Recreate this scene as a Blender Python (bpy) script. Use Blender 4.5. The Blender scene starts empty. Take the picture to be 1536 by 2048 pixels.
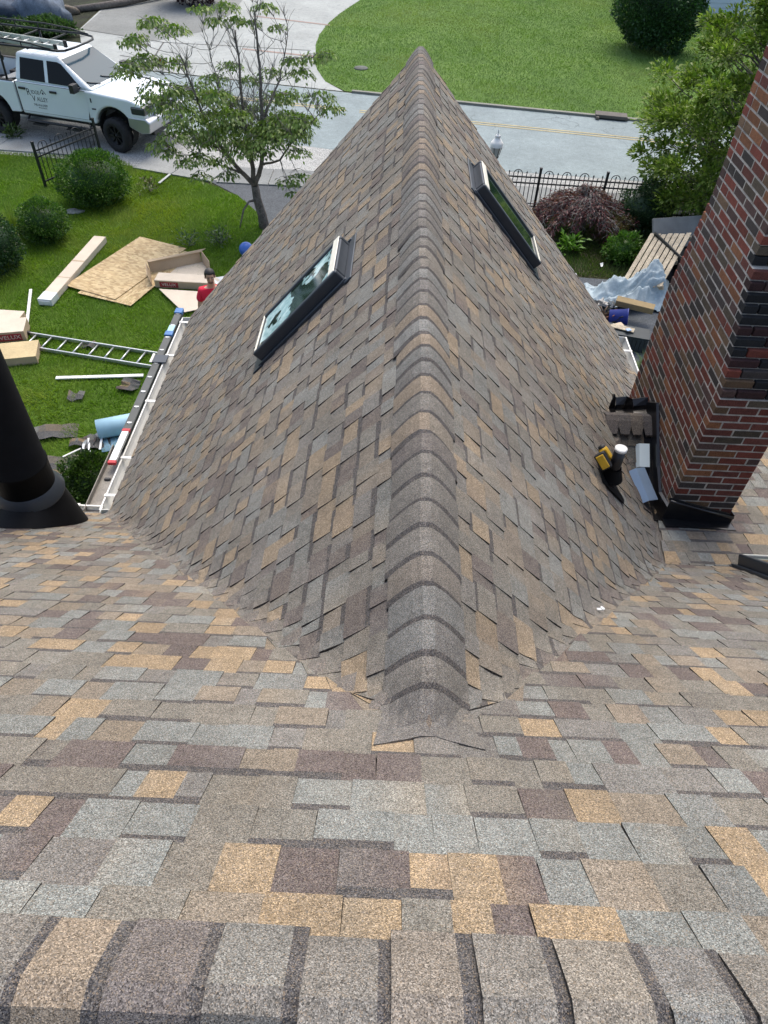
import bpy, bmesh, math, random
import numpy as np
from mathutils import Vector, Matrix
R = math.radians
C = bpy.context.scene
COL = C.collection
rng = random.Random(11)
NP = np.random.RandomState(5)

# ------------------------------------------------------------------ camera
CF, CTH, CRO, CH = 1400.0, R(46.5), 0.045, 7.4      # focal (px of a 2048 px tall frame), pitch, roll, height
_r = Vector((1, 0, 0)); _u = Vector((0, math.sin(CTH), math.cos(CTH))); _f = Vector((0, math.cos(CTH), -math.sin(CTH)))
cx_ = _r*math.cos(CRO) + _u*math.sin(CRO); cy_ = -_r*math.sin(CRO) + _u*math.cos(CRO)
cam = bpy.data.cameras.new("camera"); camo = bpy.data.objects.new("camera", cam); COL.objects.link(camo)
m = Matrix(((cx_.x, cy_.x, -_f.x, 0), (cx_.y, cy_.y, -_f.y, 0), (cx_.z, cy_.z, -_f.z, CH), (0, 0, 0, 1)))
camo.matrix_world = m
cam.sensor_fit = 'VERTICAL'; cam.sensor_height = 24.0; cam.lens = CF/2048*24.0
cam.clip_start = 0.05; cam.clip_end = 2000
C.camera = camo

def ray(px, py):
    dx, dy = (px-768)/CF, (py-1024)/CF
    u = dx*math.cos(CRO) + dy*math.sin(CRO); v = -dx*math.sin(CRO) + dy*math.cos(CRO)
    return _r*u - _u*v + _f
def G(px, py, z=0.0):                                # where a line of sight meets the level z
    d = ray(px, py); t = (z-CH)/d.z
    return Vector((d.x*t, d.y*t, z))
def AT(px, py, Y):                                   # where a line of sight reaches the distance Y
    d = ray(px, py); t = Y/d.y
    return Vector((d.x*t, Y, CH+d.z*t))

# ------------------------------------------------------------------ light
SUN_EL, SUN_AZ = 58.0, 8.0                           # soft overcast light from ahead of the camera
w = bpy.data.worlds.new("World"); C.world = w; w.use_nodes = True
wn = w.node_tree.nodes; wl = w.node_tree.links
bg = wn['Background']; sky = wn.new('ShaderNodeTexSky'); sky.sky_type = 'NISHITA'
sky.sun_disc = False; sky.sun_elevation = R(SUN_EL); sky.sun_rotation = R(SUN_AZ)
sky.air_density = 1.0; sky.dust_density = 4.0; sky.ozone_density = 0.25
wl.new(sky.outputs[0], bg.inputs[0]); bg.inputs[1].default_value = 0.15
sun = bpy.data.lights.new("sun", 'SUN'); sun.energy = 1.05; sun.angle = R(48); sun.color = (1.0, 0.97, 0.90)
so = bpy.data.objects.new("sun", sun); COL.objects.link(so)
sd = Vector((math.sin(R(SUN_AZ))*math.cos(R(SUN_EL)), math.cos(R(SUN_AZ))*math.cos(R(SUN_EL)), math.sin(R(SUN_EL))))
so.rotation_euler = sd.to_track_quat('Z', 'Y').to_euler(); so.location = (0, 0, 30)
C.view_settings.view_transform = 'Standard'; C.view_settings.look = 'None'
C.view_settings.exposure = 0.92; C.view_settings.gamma = 1.0
C.cycles.max_bounces = 6; C.cycles.diffuse_bounces = 3; C.cycles.glossy_bounces = 3
C.cycles.transmission_bounces = 4; C.cycles.transparent_max_bounces = 6
C.cycles.caustics_reflective = False; C.cycles.caustics_refractive = False

# ------------------------------------------------------------------ materials
def _mk(name):
    m = bpy.data.materials.new(name); m.use_nodes = True
    nt = m.node_tree; b = nt.nodes['Principled BSDF']
    return m, nt, b
def _n(nt, t, **k):
    n = nt.nodes.new(t)
    for a, v in k.items(): setattr(n, a, v)
    return n
def _mul(nt, a, b):
    x = _n(nt, 'ShaderNodeMix', data_type='RGBA', blend_type='MULTIPLY'); x.inputs[0].default_value = 1
    nt.links.new(a, x.inputs[6]); nt.links.new(b, x.inputs[7]); return x.outputs[2]
def _ramp(nt, src, stops):
    r = _n(nt, 'ShaderNodeValToRGB'); el = r.color_ramp.elements
    while len(el) > 1: el.remove(el[0])
    el[0].position = stops[0][0]; c = stops[0][1]; el[0].color = (*(c if isinstance(c, tuple) else (c, c, c)), 1)
    for p, c in stops[1:]:
        e = el.new(p); e.color = (*(c if isinstance(c, tuple) else (c, c, c)), 1)
    nt.links.new(src, r.inputs[0]); return r.outputs[0]
def _noise(nt, scale, detail=4, co=None, rough=0.55):
    n = _n(nt, 'ShaderNodeTexNoise'); n.inputs['Scale'].default_value = scale; n.inputs['Detail'].default_value = detail
    n.inputs['Roughness'].default_value = rough
    if co is not None: nt.links.new(co, n.inputs['Vector'])
    return n.outputs[0]
def mat(name, col, rough=0.6, metal=0.0, var=0.15, scale=6.0, fine=0.0, fscale=90.0, bump=0.0, spec=0.5, tint=False, coat=0.0):
    """plain surface: a colour, blotchy variation, optional fine grain, optional per-piece tint attribute"""
    m, nt, b = _mk(name)
    b.inputs['Roughness'].default_value = rough; b.inputs['Metallic'].default_value = metal
    b.inputs['Specular IOR Level'].default_value = spec; b.inputs['Coat Weight'].default_value = coat
    co = _n(nt, 'ShaderNodeTexCoord').outputs['Object']
    if tint:
        src = _n(nt, 'ShaderNodeAttribute', attribute_name='tint').outputs['Color']
    else:
        rgb = _n(nt, 'ShaderNodeRGB'); rgb.outputs[0].default_value = (*col, 1); src = rgb.outputs[0]
    if var: src = _mul(nt, src, _ramp(nt, _noise(nt, scale, 5, co), [(0.25, 1-var), (0.75, 1+var)]))
    if fine: src = _mul(nt, src, _ramp(nt, _noise(nt, fscale, 2, co), [(0.3, 1-fine), (0.7, 1+fine)]))
    nt.links.new(src, b.inputs['Base Color'])
    if bump:
        bp = _n(nt, 'ShaderNodeBump'); bp.inputs['Strength'].default_value = bump; bp.inputs['Distance'].default_value = 0.02
        nt.links.new(_noise(nt, fscale, 3, co), bp.inputs['Height']); nt.links.new(bp.outputs[0], b.inputs['Normal'])
    return m
def granule_mat(name, lo=0.42, hi=1.72, scale=520.0):
    """mineral granules: every grain its own shade over the tab's own colour"""
    m, nt, b = _mk(name); b.inputs['Roughness'].default_value = 0.95; b.inputs['Specular IOR Level'].default_value = 0.2
    co = _n(nt, 'ShaderNodeTexCoord').outputs['Object']
    t = _n(nt, 'ShaderNodeAttribute', attribute_name='tint').outputs['Color']
    v = _n(nt, 'ShaderNodeTexVoronoi'); v.inputs['Scale'].default_value = scale; nt.links.new(co, v.inputs['Vector'])
    sep = _n(nt, 'ShaderNodeSeparateColor'); nt.links.new(v.outputs['Color'], sep.inputs[0])
    g = _ramp(nt, sep.outputs[0], [(0.0, lo*0.7), (0.3, lo+0.3), (0.6, 1.0), (0.85, hi*.9), (1.0, hi*1.3)])
    c = _mul(nt, t, g)
    # odd grains of another hue
    mx = _n(nt, 'ShaderNodeMix', data_type='RGBA'); nt.links.new(c, mx.inputs[6])
    hue = _ramp(nt, sep.outputs[2], [(0.0, (0.10, 0.095, 0.095)), (0.4, (0.24, 0.22, 0.19)), (0.75, (0.30, 0.22, 0.14)), (1.0, (0.33, 0.32, 0.30))])
    nt.links.new(hue, mx.inputs[7])
    nt.links.new(_ramp(nt, sep.outputs[1], [(0.55, 0.0), (0.9, 0.55)]), mx.inputs[0])
    c = _mul(nt, mx.outputs[2], _ramp(nt, _noise(nt, 2.2, 5, co), [(0.3, 0.86), (0.7, 1.12)]))
    c = _mul(nt, c, _ramp(nt, _noise(nt, 28, 3, co), [(0.3, 0.88), (0.7, 1.12)]))
    nt.links.new(c, b.inputs['Base Color'])
    bp = _n(nt, 'ShaderNodeBump'); bp.inputs['Strength'].default_value = 0.35; bp.inputs['Distance'].default_value = 0.002
    nt.links.new(v.outputs['Distance'], bp.inputs['Height']); nt.links.new(bp.outputs[0], b.inputs['Normal'])
    return m
def leaf_mat(name, rough=0.45, trans=0.25):
    m, nt, b = _mk(name); b.inputs['Roughness'].default_value = rough; b.inputs['Specular IOR Level'].default_value = 0.35
    t = _n(nt, 'ShaderNodeAttribute', attribute_name='tint').outputs['Color']
    nt.links.new(t, b.inputs['Base Color'])
    if trans:
        tr = _n(nt, 'ShaderNodeBsdfTranslucent'); nt.links.new(_mul(nt, t, _ramp(nt, _noise(nt, 1, 1), [(0, (1.2, 1.5, 0.6)), (1, (1.2, 1.5, 0.6))])), tr.inputs[0])
        mx = _n(nt, 'ShaderNodeMixShader'); mx.inputs[0].default_value = trans
        nt.links.new(b.outputs[0], mx.inputs[1]); nt.links.new(tr.outputs[0], mx.inputs[2])
        nt.links.new(mx.outputs[0], nt.nodes['Material Output'].inputs[0])
    return m
def glass_mat(name, col, rough=0.03, spec=0.8):
    m, nt, b = _mk(name); b.inputs['Base Color'].default_value = (*col, 1); b.inputs['Roughness'].default_value = rough
    b.inputs['Specular IOR Level'].default_value = spec
    return m

M_SH = granule_mat('shingle_granules')
M_BRICK = mat('brick', (1, 1, 1), 0.85, 0, 0.22, 25, 0.3, 140, 0.5, 0.3, tint=True)
M_MORTAR = mat('mortar', (0.40, 0.375, 0.33), 0.95, 0, 0.45, 14, 0.25, 160, 0.4, 0.2)
M_BLACK = mat('black_metal', (0.004, 0.0045, 0.0055), 0.55, 0.0, 0.3, 9, spec=0.12)
M_BLACKGLOSS = mat('black_membrane', (0.008, 0.008, 0.009), 0.28, 0.0, 0.4, 18, spec=0.5)
M_CLAD = mat('dark_cladding', (0.035, 0.045, 0.058), 0.38, 0.3, 0.12, 8)
M_CLADL = mat('pale_cladding', (0.74, 0.72, 0.62), 0.4, 0.0, 0.1, 8)
M_WHITE = mat('white_paint', (0.70, 0.70, 0.66), 0.5, 0, 0.10, 5, 0.05)
M_ALU = mat('aluminium', (0.48, 0.50, 0.50), 0.36, 0.7, 0.15, 10)
M_GUTIN = mat('gutter_inside', (0.22, 0.205, 0.18), 0.7, 0.1, 0.35, 7, 0.2)
M_WALL = mat('house_wall', (0.52, 0.50, 0.46), 0.8, 0, 0.1, 2, 0.08)
M_RAIL = mat('fibreglass_rail', (0.055, 0.062, 0.060), 0.55, 0, 0.25, 6)
M_BLUE = mat('blue_plastic', (0.03, 0.14, 0.36), 0.45, 0, 0.2, 8)
M_RED = mat('red_plastic', (0.45, 0.02, 0.03), 0.5, 0, 0.15, 8)
M_CARD = mat('cardboard', (0.42, 0.32, 0.21), 0.9, 0, 0.12, 3, 0.06, 60)
M_CARDL = mat('pale_cardboard', (0.56, 0.49, 0.39), 0.9, 0, 0.10, 3, 0.06, 60)
M_LABELRED = mat('red_print', (0.30, 0.03, 0.035), 0.8, 0, 0.15, 8)
M_PRINT = mat('white_print', (0.62, 0.55, 0.48), 0.8, 0, 0.05, 8)
M_INK = mat('black_print', (0.02, 0.022, 0.03), 0.7, 0, 0.1, 8)
M_BARK = mat('bark', (0.13, 0.115, 0.10), 0.95, 0, 0.45, 9, 0.35, 45, 0.8)
M_TWIG = mat('grey_twig', (0.20, 0.19, 0.17), 0.95, 0, 0.3, 9)
M_LEAF = leaf_mat('leaf')
M_BLADE = leaf_mat('grass_blade', 0.6, 0.25)
M_TYRE = mat('tyre', (0.012, 0.012, 0.013), 0.8, 0, 0.3, 10)
M_IRON = mat('black_iron', (0.012, 0.016, 0.018), 0.45, 0.3, 0.2, 8)
M_SKIN = mat('skin', (0.48, 0.28, 0.19), 0.55, 0, 0.08, 12)
M_HAIR = mat('hair', (0.012, 0.010, 0.009), 0.6, 0, 0.3, 60)

# ------------------------------------------------------------------ mesh helpers
class MB:
    def __init__(s): s.v = []; s.f = []; s.c = []; s.m = []; s.sm = []
    def add(s, vs, fs, col=(1, 1, 1), mi=0, smooth=False):
        o = len(s.v); s.v.extend([tuple(p) for p in vs])
        for f in fs: s.f.append(tuple(i+o for i in f)); s.c.append(col); s.m.append(mi); s.sm.append(smooth)
    def quad(s, a, b, c, d, col=(1, 1, 1), mi=0): s.add((a, b, c, d), ((0, 1, 2, 3),), col, mi)
    def box(s, c, size, M=None, col=(1, 1, 1), mi=0, taper=1.0):
        x, y, z = size[0]/2, size[1]/2, size[2]/2; c = Vector(c)
        P = [Vector((sx*x*(taper if sz > 0 else 1), sy*y*(taper if sz > 0 else 1), sz*z)) for sz in (-1, 1) for sy in (-1, 1) for sx in (-1, 1)]
        if M is not None: P = [M @ p for p in P]
        s.add([p+c for p in P], ((0, 2, 3, 1), (4, 5, 7, 6), (0, 1, 5, 4), (2, 6, 7, 3), (0, 4, 6, 2), (1, 3, 7, 5)), col, mi)
    def tube(s, pts, radii, n=8, col=(1, 1, 1), mi=0, cap=True):
        pts = [Vector(p) for p in pts]
        if not hasattr(radii, '__len__'): radii = [radii]*len(pts)
        o = len(s.v); up = None; L = len(pts)
        for i, p in enumerate(pts):
            t = (pts[min(i+1, L-1)]-pts[max(i-1, 0)])
            t = t.normalized() if t.length > 1e-9 else Vector((0, 0, 1))
            if up is None: up = t.orthogonal().normalized()
            else:
                up = up - t*up.dot(t); up = up.normalized() if up.length > 1e-6 else t.orthogonal().normalized()
            b = t.cross(up)
            for k in range(n):
                a = 2*math.pi*k/n; s.v.append(tuple(p+(up*math.cos(a)+b*math.sin(a))*radii[i]))
        for i in range(L-1):
            for k in range(n):
                s.f.append((o+i*n+k, o+i*n+(k+1) % n, o+(i+1)*n+(k+1) % n, o+(i+1)*n+k)); s.c.append(col); s.m.append(mi); s.sm.append(True)
        if cap:
            s.f.append(tuple(o+k for k in reversed(range(n)))); s.c.append(col); s.m.append(mi); s.sm.append(False)
            s.f.append(tuple(o+(L-1)*n+k for k in range(n))); s.c.append(col); s.m.append(mi); s.sm.append(False)
    def lathe(s, prof, c=(0, 0, 0), n=24, M=None, col=(1, 1, 1), mi=0, smooth=True):
        o = len(s.v); c = Vector(c)
        for r, z in prof:
            for k in range(n):
                a = 2*math.pi*k/n; p = Vector((r*math.cos(a), r*math.sin(a), z))
                if M is not None: p = M @ p
                s.v.append(tuple(p+c))
        for i in range(len(prof)-1):
            for k in range(n):
                s.f.append((o+i*n+k, o+i*n+(k+1) % n, o+(i+1)*n+(k+1) % n, o+(i+1)*n+k)); s.c.append(col); s.m.append(mi); s.sm.append(smooth)
    def prism(s, poly, h, M=None, c=(0, 0, 0), col=(1, 1, 1), mi=0):
        """2D polygon in local xy, extruded h along local z"""
        n = len(poly); c = Vector(c)
        P = [Vector((x, y, 0)) for x, y in poly] + [Vector((x, y, h)) for x, y in poly]
        if M is not None: P = [M @ p for p in P]
        s.add([p+c for p in P], [tuple(reversed(range(n))), tuple(range(n, 2*n))] + [(i, (i+1) % n, n+(i+1) % n, n+i) for i in range(n)], col, mi)
    def ball(s, c, r, nu=10, nv=7, col=(1, 1, 1), mi=0, M=None):
        if not hasattr(r, '__len__'): r = (r, r, r)
        prof = []; o = len(s.v); c = Vector(c)
        for j in range(nv+1):
            ph = -math.pi/2+math.pi*j/nv
            for i in range(nu):
                th = 2*math.pi*i/nu; p = Vector((r[0]*math.cos(ph)*math.cos(th), r[1]*math.cos(ph)*math.sin(th), r[2]*math.sin(ph)))
                if M is not None: p = M @ p
                s.v.append(tuple(p+c))
        for j in range(nv):
            for i in range(nu):
                s.f.append((o+j*nu+i, o+j*nu+(i+1) % nu, o+(j+1)*nu+(i+1) % nu, o+(j+1)*nu+i)); s.c.append(col); s.m.append(mi); s.sm.append(True)
    def build(s, name, mats, parent=None, bevel=0.0, seg=2, loc=None):
        me = bpy.data.meshes.new(name); me.from_pydata(s.v, [], s.f); me.update()
        ln = np.array([len(f) for f in s.f]); col = np.ones((ln.sum(), 4), np.float32)
        col[:, :3] = np.array([q[:3] for c, n_ in zip(s.c, ln) for q in (c if hasattr(c[0], '__len__') else [c]*n_)], np.float32)
        a = me.attributes.new('tint', 'FLOAT_COLOR', 'CORNER'); a.data.foreach_set('color', col.ravel())
        for mm in (mats if isinstance(mats, (list, tuple)) else [mats]): me.materials.append(mm)
        me.polygons.foreach_set('material_index', s.m); me.polygons.foreach_set('use_smooth', s.sm)
        o = bpy.data.objects.new(name, me); COL.objects.link(o)
        if parent: o.parent = parent
        if loc is not None: o.location = loc
        if bevel:
            bv = o.modifiers.new('bevel', 'BEVEL'); bv.width = bevel; bv.segments = seg; bv.limit_method = 'ANGLE'; bv.angle_limit = R(35)
        return o
def raw(name, V, F, col, mats, parent=None):
    """big numpy mesh: V (n,3), F (m,k), col (m,3)"""
    me = bpy.data.meshes.new(name); k = F.shape[1]; n = len(F)
    me.vertices.add(len(V)); me.vertices.foreach_set('co', V.astype(np.float32).ravel())
    me.loops.add(n*k); me.loops.foreach_set('vertex_index', F.astype(np.int32).ravel())
    me.polygons.add(n); me.polygons.foreach_set('loop_start', np.arange(0, n*k, k, dtype=np.int32))
    me.polygons.foreach_set('loop_total', np.full(n, k, np.int32)); me.update(calc_edges=True)
    c4 = np.ones((n*k, 4), np.float32); c4[:, :3] = np.repeat(col, k, axis=0)
    a = me.attributes.new('tint', 'FLOAT_COLOR', 'CORNER'); a.data.foreach_set('color', c4.ravel())
    for mm in (mats if isinstance(mats, (list, tuple)) else [mats]): me.materials.append(mm)
    o = bpy.data.objects.new(name, me); COL.objects.link(o)
    if parent: o.parent = parent
    return o
def tag(o, label=None, cat=None, group=None, kind=None):
    if label: o['label'] = label
    if cat: o['category'] = cat
    if group: o['group'] = group
    if kind: o['kind'] = kind
    return o
def thing(name, label, cat, loc=(0, 0, 0), rz=0.0, group=None):
    o = bpy.data.objects.new(name, None); COL.objects.link(o); o.location = loc; o.rotation_euler = (0, 0, rz)
    o.empty_display_size = 0.2
    return tag(o, label, cat, group)
def rotz(a): return Matrix.Rotation(a, 3, 'Z')
def basis(x, y, z): return Matrix((x, y, z)).transposed()
def text_mesh(name, s, size, M4, material, parent=None, depth=0.001, xs=1.0, align='CENTER'):
    cu = bpy.data.curves.new(name, 'FONT'); cu.body = s; cu.size = size; cu.align_x = align; cu.align_y = 'CENTER'; cu.extrude = depth
    t = bpy.data.objects.new(name+'_t', cu); COL.objects.link(t)
    bpy.context.view_layer.update()
    me = bpy.data.meshes.new_from_object(t.evaluated_get(bpy.context.evaluated_depsgraph_get()))
    bpy.data.objects.remove(t); bpy.data.curves.remove(cu)
    me.transform(M4 @ Matrix.Diagonal((xs, 1, 1, 1))); me.name = name
    me.materials.clear(); me.materials.append(material)
    o = bpy.data.objects.new(name, me); COL.objects.link(o)
    if parent: o.parent = parent
    return o
def frame4(o, x, y, z):
    m = basis(x, y, z).to_4x4(); m.translation = o; return m
def sheet(name, poly, z, material, kind='structure', sub=None):
    b = MB(); b.add([(x, y, z) for x, y in poly], [tuple(range(len(poly)))])
    o = b.build(name, material); tag(o, kind=kind); return o
# ================================================================== HOUSE (the roof we stand on)
house = thing('house', 'shingled house seen from its own roof ridge, brown and grey laminated shingles', 'house')
RX, RY0, RZ = 0.155, 0.893, 5.55                      # cross ridge: x, its near end, its height
SA, SB, SC = 1.111, 0.854, 0.24                       # slopes: cross gable, main roof, low roof
YB, ZB_ = 3.34, 3.47                                  # break between main and low roof
YEND = 8.05; EAVE = 2.47; YTOP = 0.175; ZTOP = RZ+SB*(RY0-YTOP)
SAD_Y, SAD_Z = 4.74, 3.70                             # little saddle beside the chimney
def zA(x): return RZ-SA*abs(x-RX)
def zM(x, y):
    z = RZ-SB*(y-RY0)
    if x > 1.2:
        z = max(z, ZB_-SC*(y-YB))
        if 1.6 < x < 2.3 and 3.9 < y < 5.6: z = max(z, SAD_Z-0.7*abs(SAD_Y-y))
    return z
def surf(x, y, k=0.085):
    a, b = zA(x), zM(x, y)
    h = max(k-abs(a-b), 0.0)/k
    return max(a, b)+h*h*k*0.25
OWN = [None]
def spt(x, y, d):
    e = 0.02
    if OWN[0]:
        q = (zA(x)-zM(x, y))*(1 if OWN[0] == 'A' else -1)          # shingles dive under the other roof beyond the valley
        if q < 0: d = d*max(.05, 1+q/.02) - .003*min(1, -q/.02)*(1 if OWN[0] == 'A' else 0)
    z = surf(x, y); n = Vector((-(surf(x+e, y)-surf(x-e, y))/(2*e), -(surf(x, y+e)-surf(x, y-e))/(2*e), 1)).normalized()
    return Vector((x, y, z))+n*d
TABS = [((0.160, 0.151, 0.128), 32), ((0.176, 0.190, 0.180), 22), ((0.290, 0.213, 0.127), 17), ((0.098, 0.077, 0.074), 17),
        ((0.200, 0.166, 0.124), 12), ((0.150, 0.146, 0.136), 10)]
_bag = [c for c, n in TABS for _ in range(n)]
def tabcol(r):
    c = r.choice(_bag)
    if c == getattr(r, 'last', None): c = r.choice(_bag)
    r.last = c; k = .91*r.uniform(0.88, 1.12); return tuple(x*k for x in c)
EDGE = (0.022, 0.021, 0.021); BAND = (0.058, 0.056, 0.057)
EXPO = 0.143
def shingles(mb, P, tmax, smin, smax, spans, seed, near, tstart=0.0, e=EXPO, wmul=1.0, jit=None, mute=0.0, dark=1.0, thick=.0092, own='M'):
    """courses of laminated shingles. P(s,t)->(x,y) plan; spans(t)->list of (lo,hi) kept at t; near(x,y) -> finer cells"""
    r = random.Random(seed); t = tstart; OWN[0] = own; spans0 = spans
    while t < tmax-1e-4:
        t1 = min(t+e, tmax); s = smin - r.uniform(0, .3); tooth = r.random() < .5
        joff = [r.uniform(-0.018, 0.018)*(jit(t1) if jit else 1) for _ in range(4)]; spans = [(lambda t: -50, lambda t: 50)] if (jit and jit(t1) == 0) else spans0; wob = r.uniform(-.0015, .0015)
        while s < smax:
            wd = (r.uniform(.085, .20) if tooth else r.uniform(.06, .155))*wmul
            pieces = [(s, s+wd)]
            if r.random() < .35 and wd > .14: k = s+wd*r.uniform(.35, .65); pieces = [(s, k), (k, s+wd)]
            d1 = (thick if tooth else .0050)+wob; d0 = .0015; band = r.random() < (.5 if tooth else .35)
            skew = r.uniform(-.003, .003)
            for (a, b) in pieces:
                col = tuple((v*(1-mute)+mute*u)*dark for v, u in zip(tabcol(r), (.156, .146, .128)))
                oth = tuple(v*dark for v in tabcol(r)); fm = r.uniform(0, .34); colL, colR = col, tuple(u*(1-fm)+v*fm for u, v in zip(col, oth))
                if r.random() < .5: colL, colR = colR, colL
                for si, (lof, hif) in enumerate(spans):
                    ts = t-.012
                    lo0, hi0, lo1, hi1 = lof(ts)+joff[0], hif(ts)+joff[1], lof(t1)+joff[0], hif(t1)+joff[1]
                    if b <= min(lo0, lo1) or a >= max(hi0, hi1): continue
                    cl = lambda v, lo, hi: min(max(v, lo), hi)
                    A0, B0, A1, B1 = cl(a, lo0, hi0), cl(b, lo0, hi0), cl(a+skew, lo1, hi1), cl(b+skew, lo1, hi1)
                    if B0-A0 < .004 and B1-A1 < .004: continue
                    xm, ym = P((A0+B1)/2, (t+t1)/2); fine = near(xm, ym)
                    ns = max(1, int((b-a)/.05)) if fine else 1
                    tl = [ts, t, t+.034*r.uniform(.75, 1.2)] if band else [ts, t]
                    tl += ([t+(t1-t)*q for q in (.4, .7)] if fine else []) + [t1]
                    grid = []
                    for tv in tl:
                        q = (tv-ts)/(t1-ts); d = d0+(d1-d0)*q
                        row = []
                        for i in range(ns+1):
                            f = i/ns; sv = (A0+(B0-A0)*f)*(1-q)+(A1+(B1-A1)*f)*q
                            x, y = P(sv, tv); row.append(spt(x, y, d))
                        grid.append(row)
                    for j in range(len(tl)-1):
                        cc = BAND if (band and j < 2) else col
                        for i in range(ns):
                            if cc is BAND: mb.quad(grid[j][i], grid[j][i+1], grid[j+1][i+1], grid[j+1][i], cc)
                            else:
                                g0, g1 = i/ns, (i+1)/ns; L0 = tuple(u+(v-u)*g0 for u, v in zip(colL, colR)); L1_ = tuple(u+(v-u)*g1 for u, v in zip(colL, colR))
                                mb.quad(grid[j][i], grid[j][i+1], grid[j+1][i+1], grid[j+1][i], (L0, L1_, L1_, L0))
                    for i in range(ns):                                     # butt edge
                        x0, y0 = P((A1+(B1-A1)*i/ns), t1); x1, y1 = P((A1+(B1-A1)*(i+1)/ns), t1)
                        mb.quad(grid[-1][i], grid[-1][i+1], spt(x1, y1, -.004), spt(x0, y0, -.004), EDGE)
                    for sd, ix in ((A0, 0), (B0, -1)):                       # side edges
                        c0 = grid[0][ix]; c1 = grid[-1][ix]
                        x0, y0 = P(A0 if ix == 0 else B0, ts); x1, y1 = P(A1 if ix == 0 else B1, t1)
                        if tooth or abs((A0 if ix == 0 else B0)-(a if ix == 0 else b)) > 1e-6:
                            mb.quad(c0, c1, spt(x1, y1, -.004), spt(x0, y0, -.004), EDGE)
            s += wd; tooth = not tooth
        t = t1
CA, CB_, CC = 1/math.sqrt(1+SA*SA), 1/math.sqrt(1+SB*SB), 1/math.sqrt(1+SC*SC)
def valley_x(y):      # half width of the cross gable where it meets main/low roof at y
    zb = max(RZ-SB*(y-RY0), ZB_-SC*(y-YB)); return (RZ-zb)/SA
def nearv(x, y):
    return abs(zA(x)-zM(x, y)) < .32
# main slope (left of and right of the cross gable), ridge cut handled by two spans
mb = MB()
def Pm(s, t): return (s, YTOP+t*CB_)
def ym(t): return YTOP+t*CB_
BIG = 50
def gapw(t):
    q = ym(t)-RY0-.05
    return max(0.0, q*SB/SA)+.12*min(1, max(0, (q-.03)/.15))
spl = [(lambda t: -BIG, lambda t: RX-gapw(t)), (lambda t: RX-.0004+gapw(t), lambda t: BIG)]
jitm = lambda t: min(1, max(0, (ym(t)-RY0-.03)/.1))
T0 = .10
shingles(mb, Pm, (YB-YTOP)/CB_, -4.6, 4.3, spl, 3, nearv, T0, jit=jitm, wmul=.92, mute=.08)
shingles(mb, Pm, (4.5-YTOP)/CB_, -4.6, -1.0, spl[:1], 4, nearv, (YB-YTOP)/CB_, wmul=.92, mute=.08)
main_roof = mb.build('main_roof', M_SH, house)
# far side of the main roof, behind the viewer
mb = MB(); mb.quad((-4.6, YTOP, ZTOP), (4.3, YTOP, ZTOP), (4.3, YTOP-4.3, EAVE), (-4.6, YTOP-4.3, EAVE), (0.15, 0.13, 0.11))
mb.build('rear_roof', M_SH, house)
# low roof at the right, beyond the break
mb = MB()
def Pl(s, t): return (s, YB+t*CC)
def yl(t): return YB+t*CC
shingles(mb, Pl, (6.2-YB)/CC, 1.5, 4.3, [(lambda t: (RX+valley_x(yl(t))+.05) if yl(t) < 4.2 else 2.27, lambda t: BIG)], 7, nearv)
lower_roof = mb.build('lower_roof', M_SH, house)
# saddle next to the chimney
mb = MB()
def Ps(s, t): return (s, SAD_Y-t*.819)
shingles(mb, Ps, .73, 1.6, 2.24, [(lambda t: RX+(RZ-(SAD_Z-.7*t*.819))/SA-.02, lambda t: 2.24)], 17, lambda x, y: True, .10, dark=.55, own=None)  # saddle tabs multiplied darker than the surrounding roof
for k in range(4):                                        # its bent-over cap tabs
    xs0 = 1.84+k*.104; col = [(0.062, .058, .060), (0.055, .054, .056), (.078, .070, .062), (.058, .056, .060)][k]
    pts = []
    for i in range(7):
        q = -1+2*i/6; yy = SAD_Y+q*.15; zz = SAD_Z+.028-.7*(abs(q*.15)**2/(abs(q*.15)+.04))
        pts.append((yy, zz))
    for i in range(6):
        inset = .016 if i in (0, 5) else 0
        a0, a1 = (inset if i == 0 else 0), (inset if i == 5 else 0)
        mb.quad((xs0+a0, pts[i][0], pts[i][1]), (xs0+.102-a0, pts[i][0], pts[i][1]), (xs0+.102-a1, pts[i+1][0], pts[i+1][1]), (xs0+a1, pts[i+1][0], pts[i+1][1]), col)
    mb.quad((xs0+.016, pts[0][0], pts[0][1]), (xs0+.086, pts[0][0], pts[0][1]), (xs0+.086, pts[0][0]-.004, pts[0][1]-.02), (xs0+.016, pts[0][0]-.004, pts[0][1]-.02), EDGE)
saddle = mb.build('saddle_roof', M_SH, house); saddle['label'] = 'small saddle of dark shingles beside the chimney'
# underlayment below all of it
mb = MB(); ng = .12
for i in range(int(8.9/ng)):
    for j in range(int(7.9/ng)):
        x, y = -4.6+i*ng, .175+j*ng
        if y > 4.4 and not (-2.55 < x < 2.75): continue
        mb.quad(*(Vector((u, v, surf(u, v)-.016)) for u, v in ((x, y), (x+ng, y), (x+ng, min(y+ng, YEND)), (x, min(y+ng, YEND)))), (.12, .11, .10))
mb.build('underlayment', M_SH, house)
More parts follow.
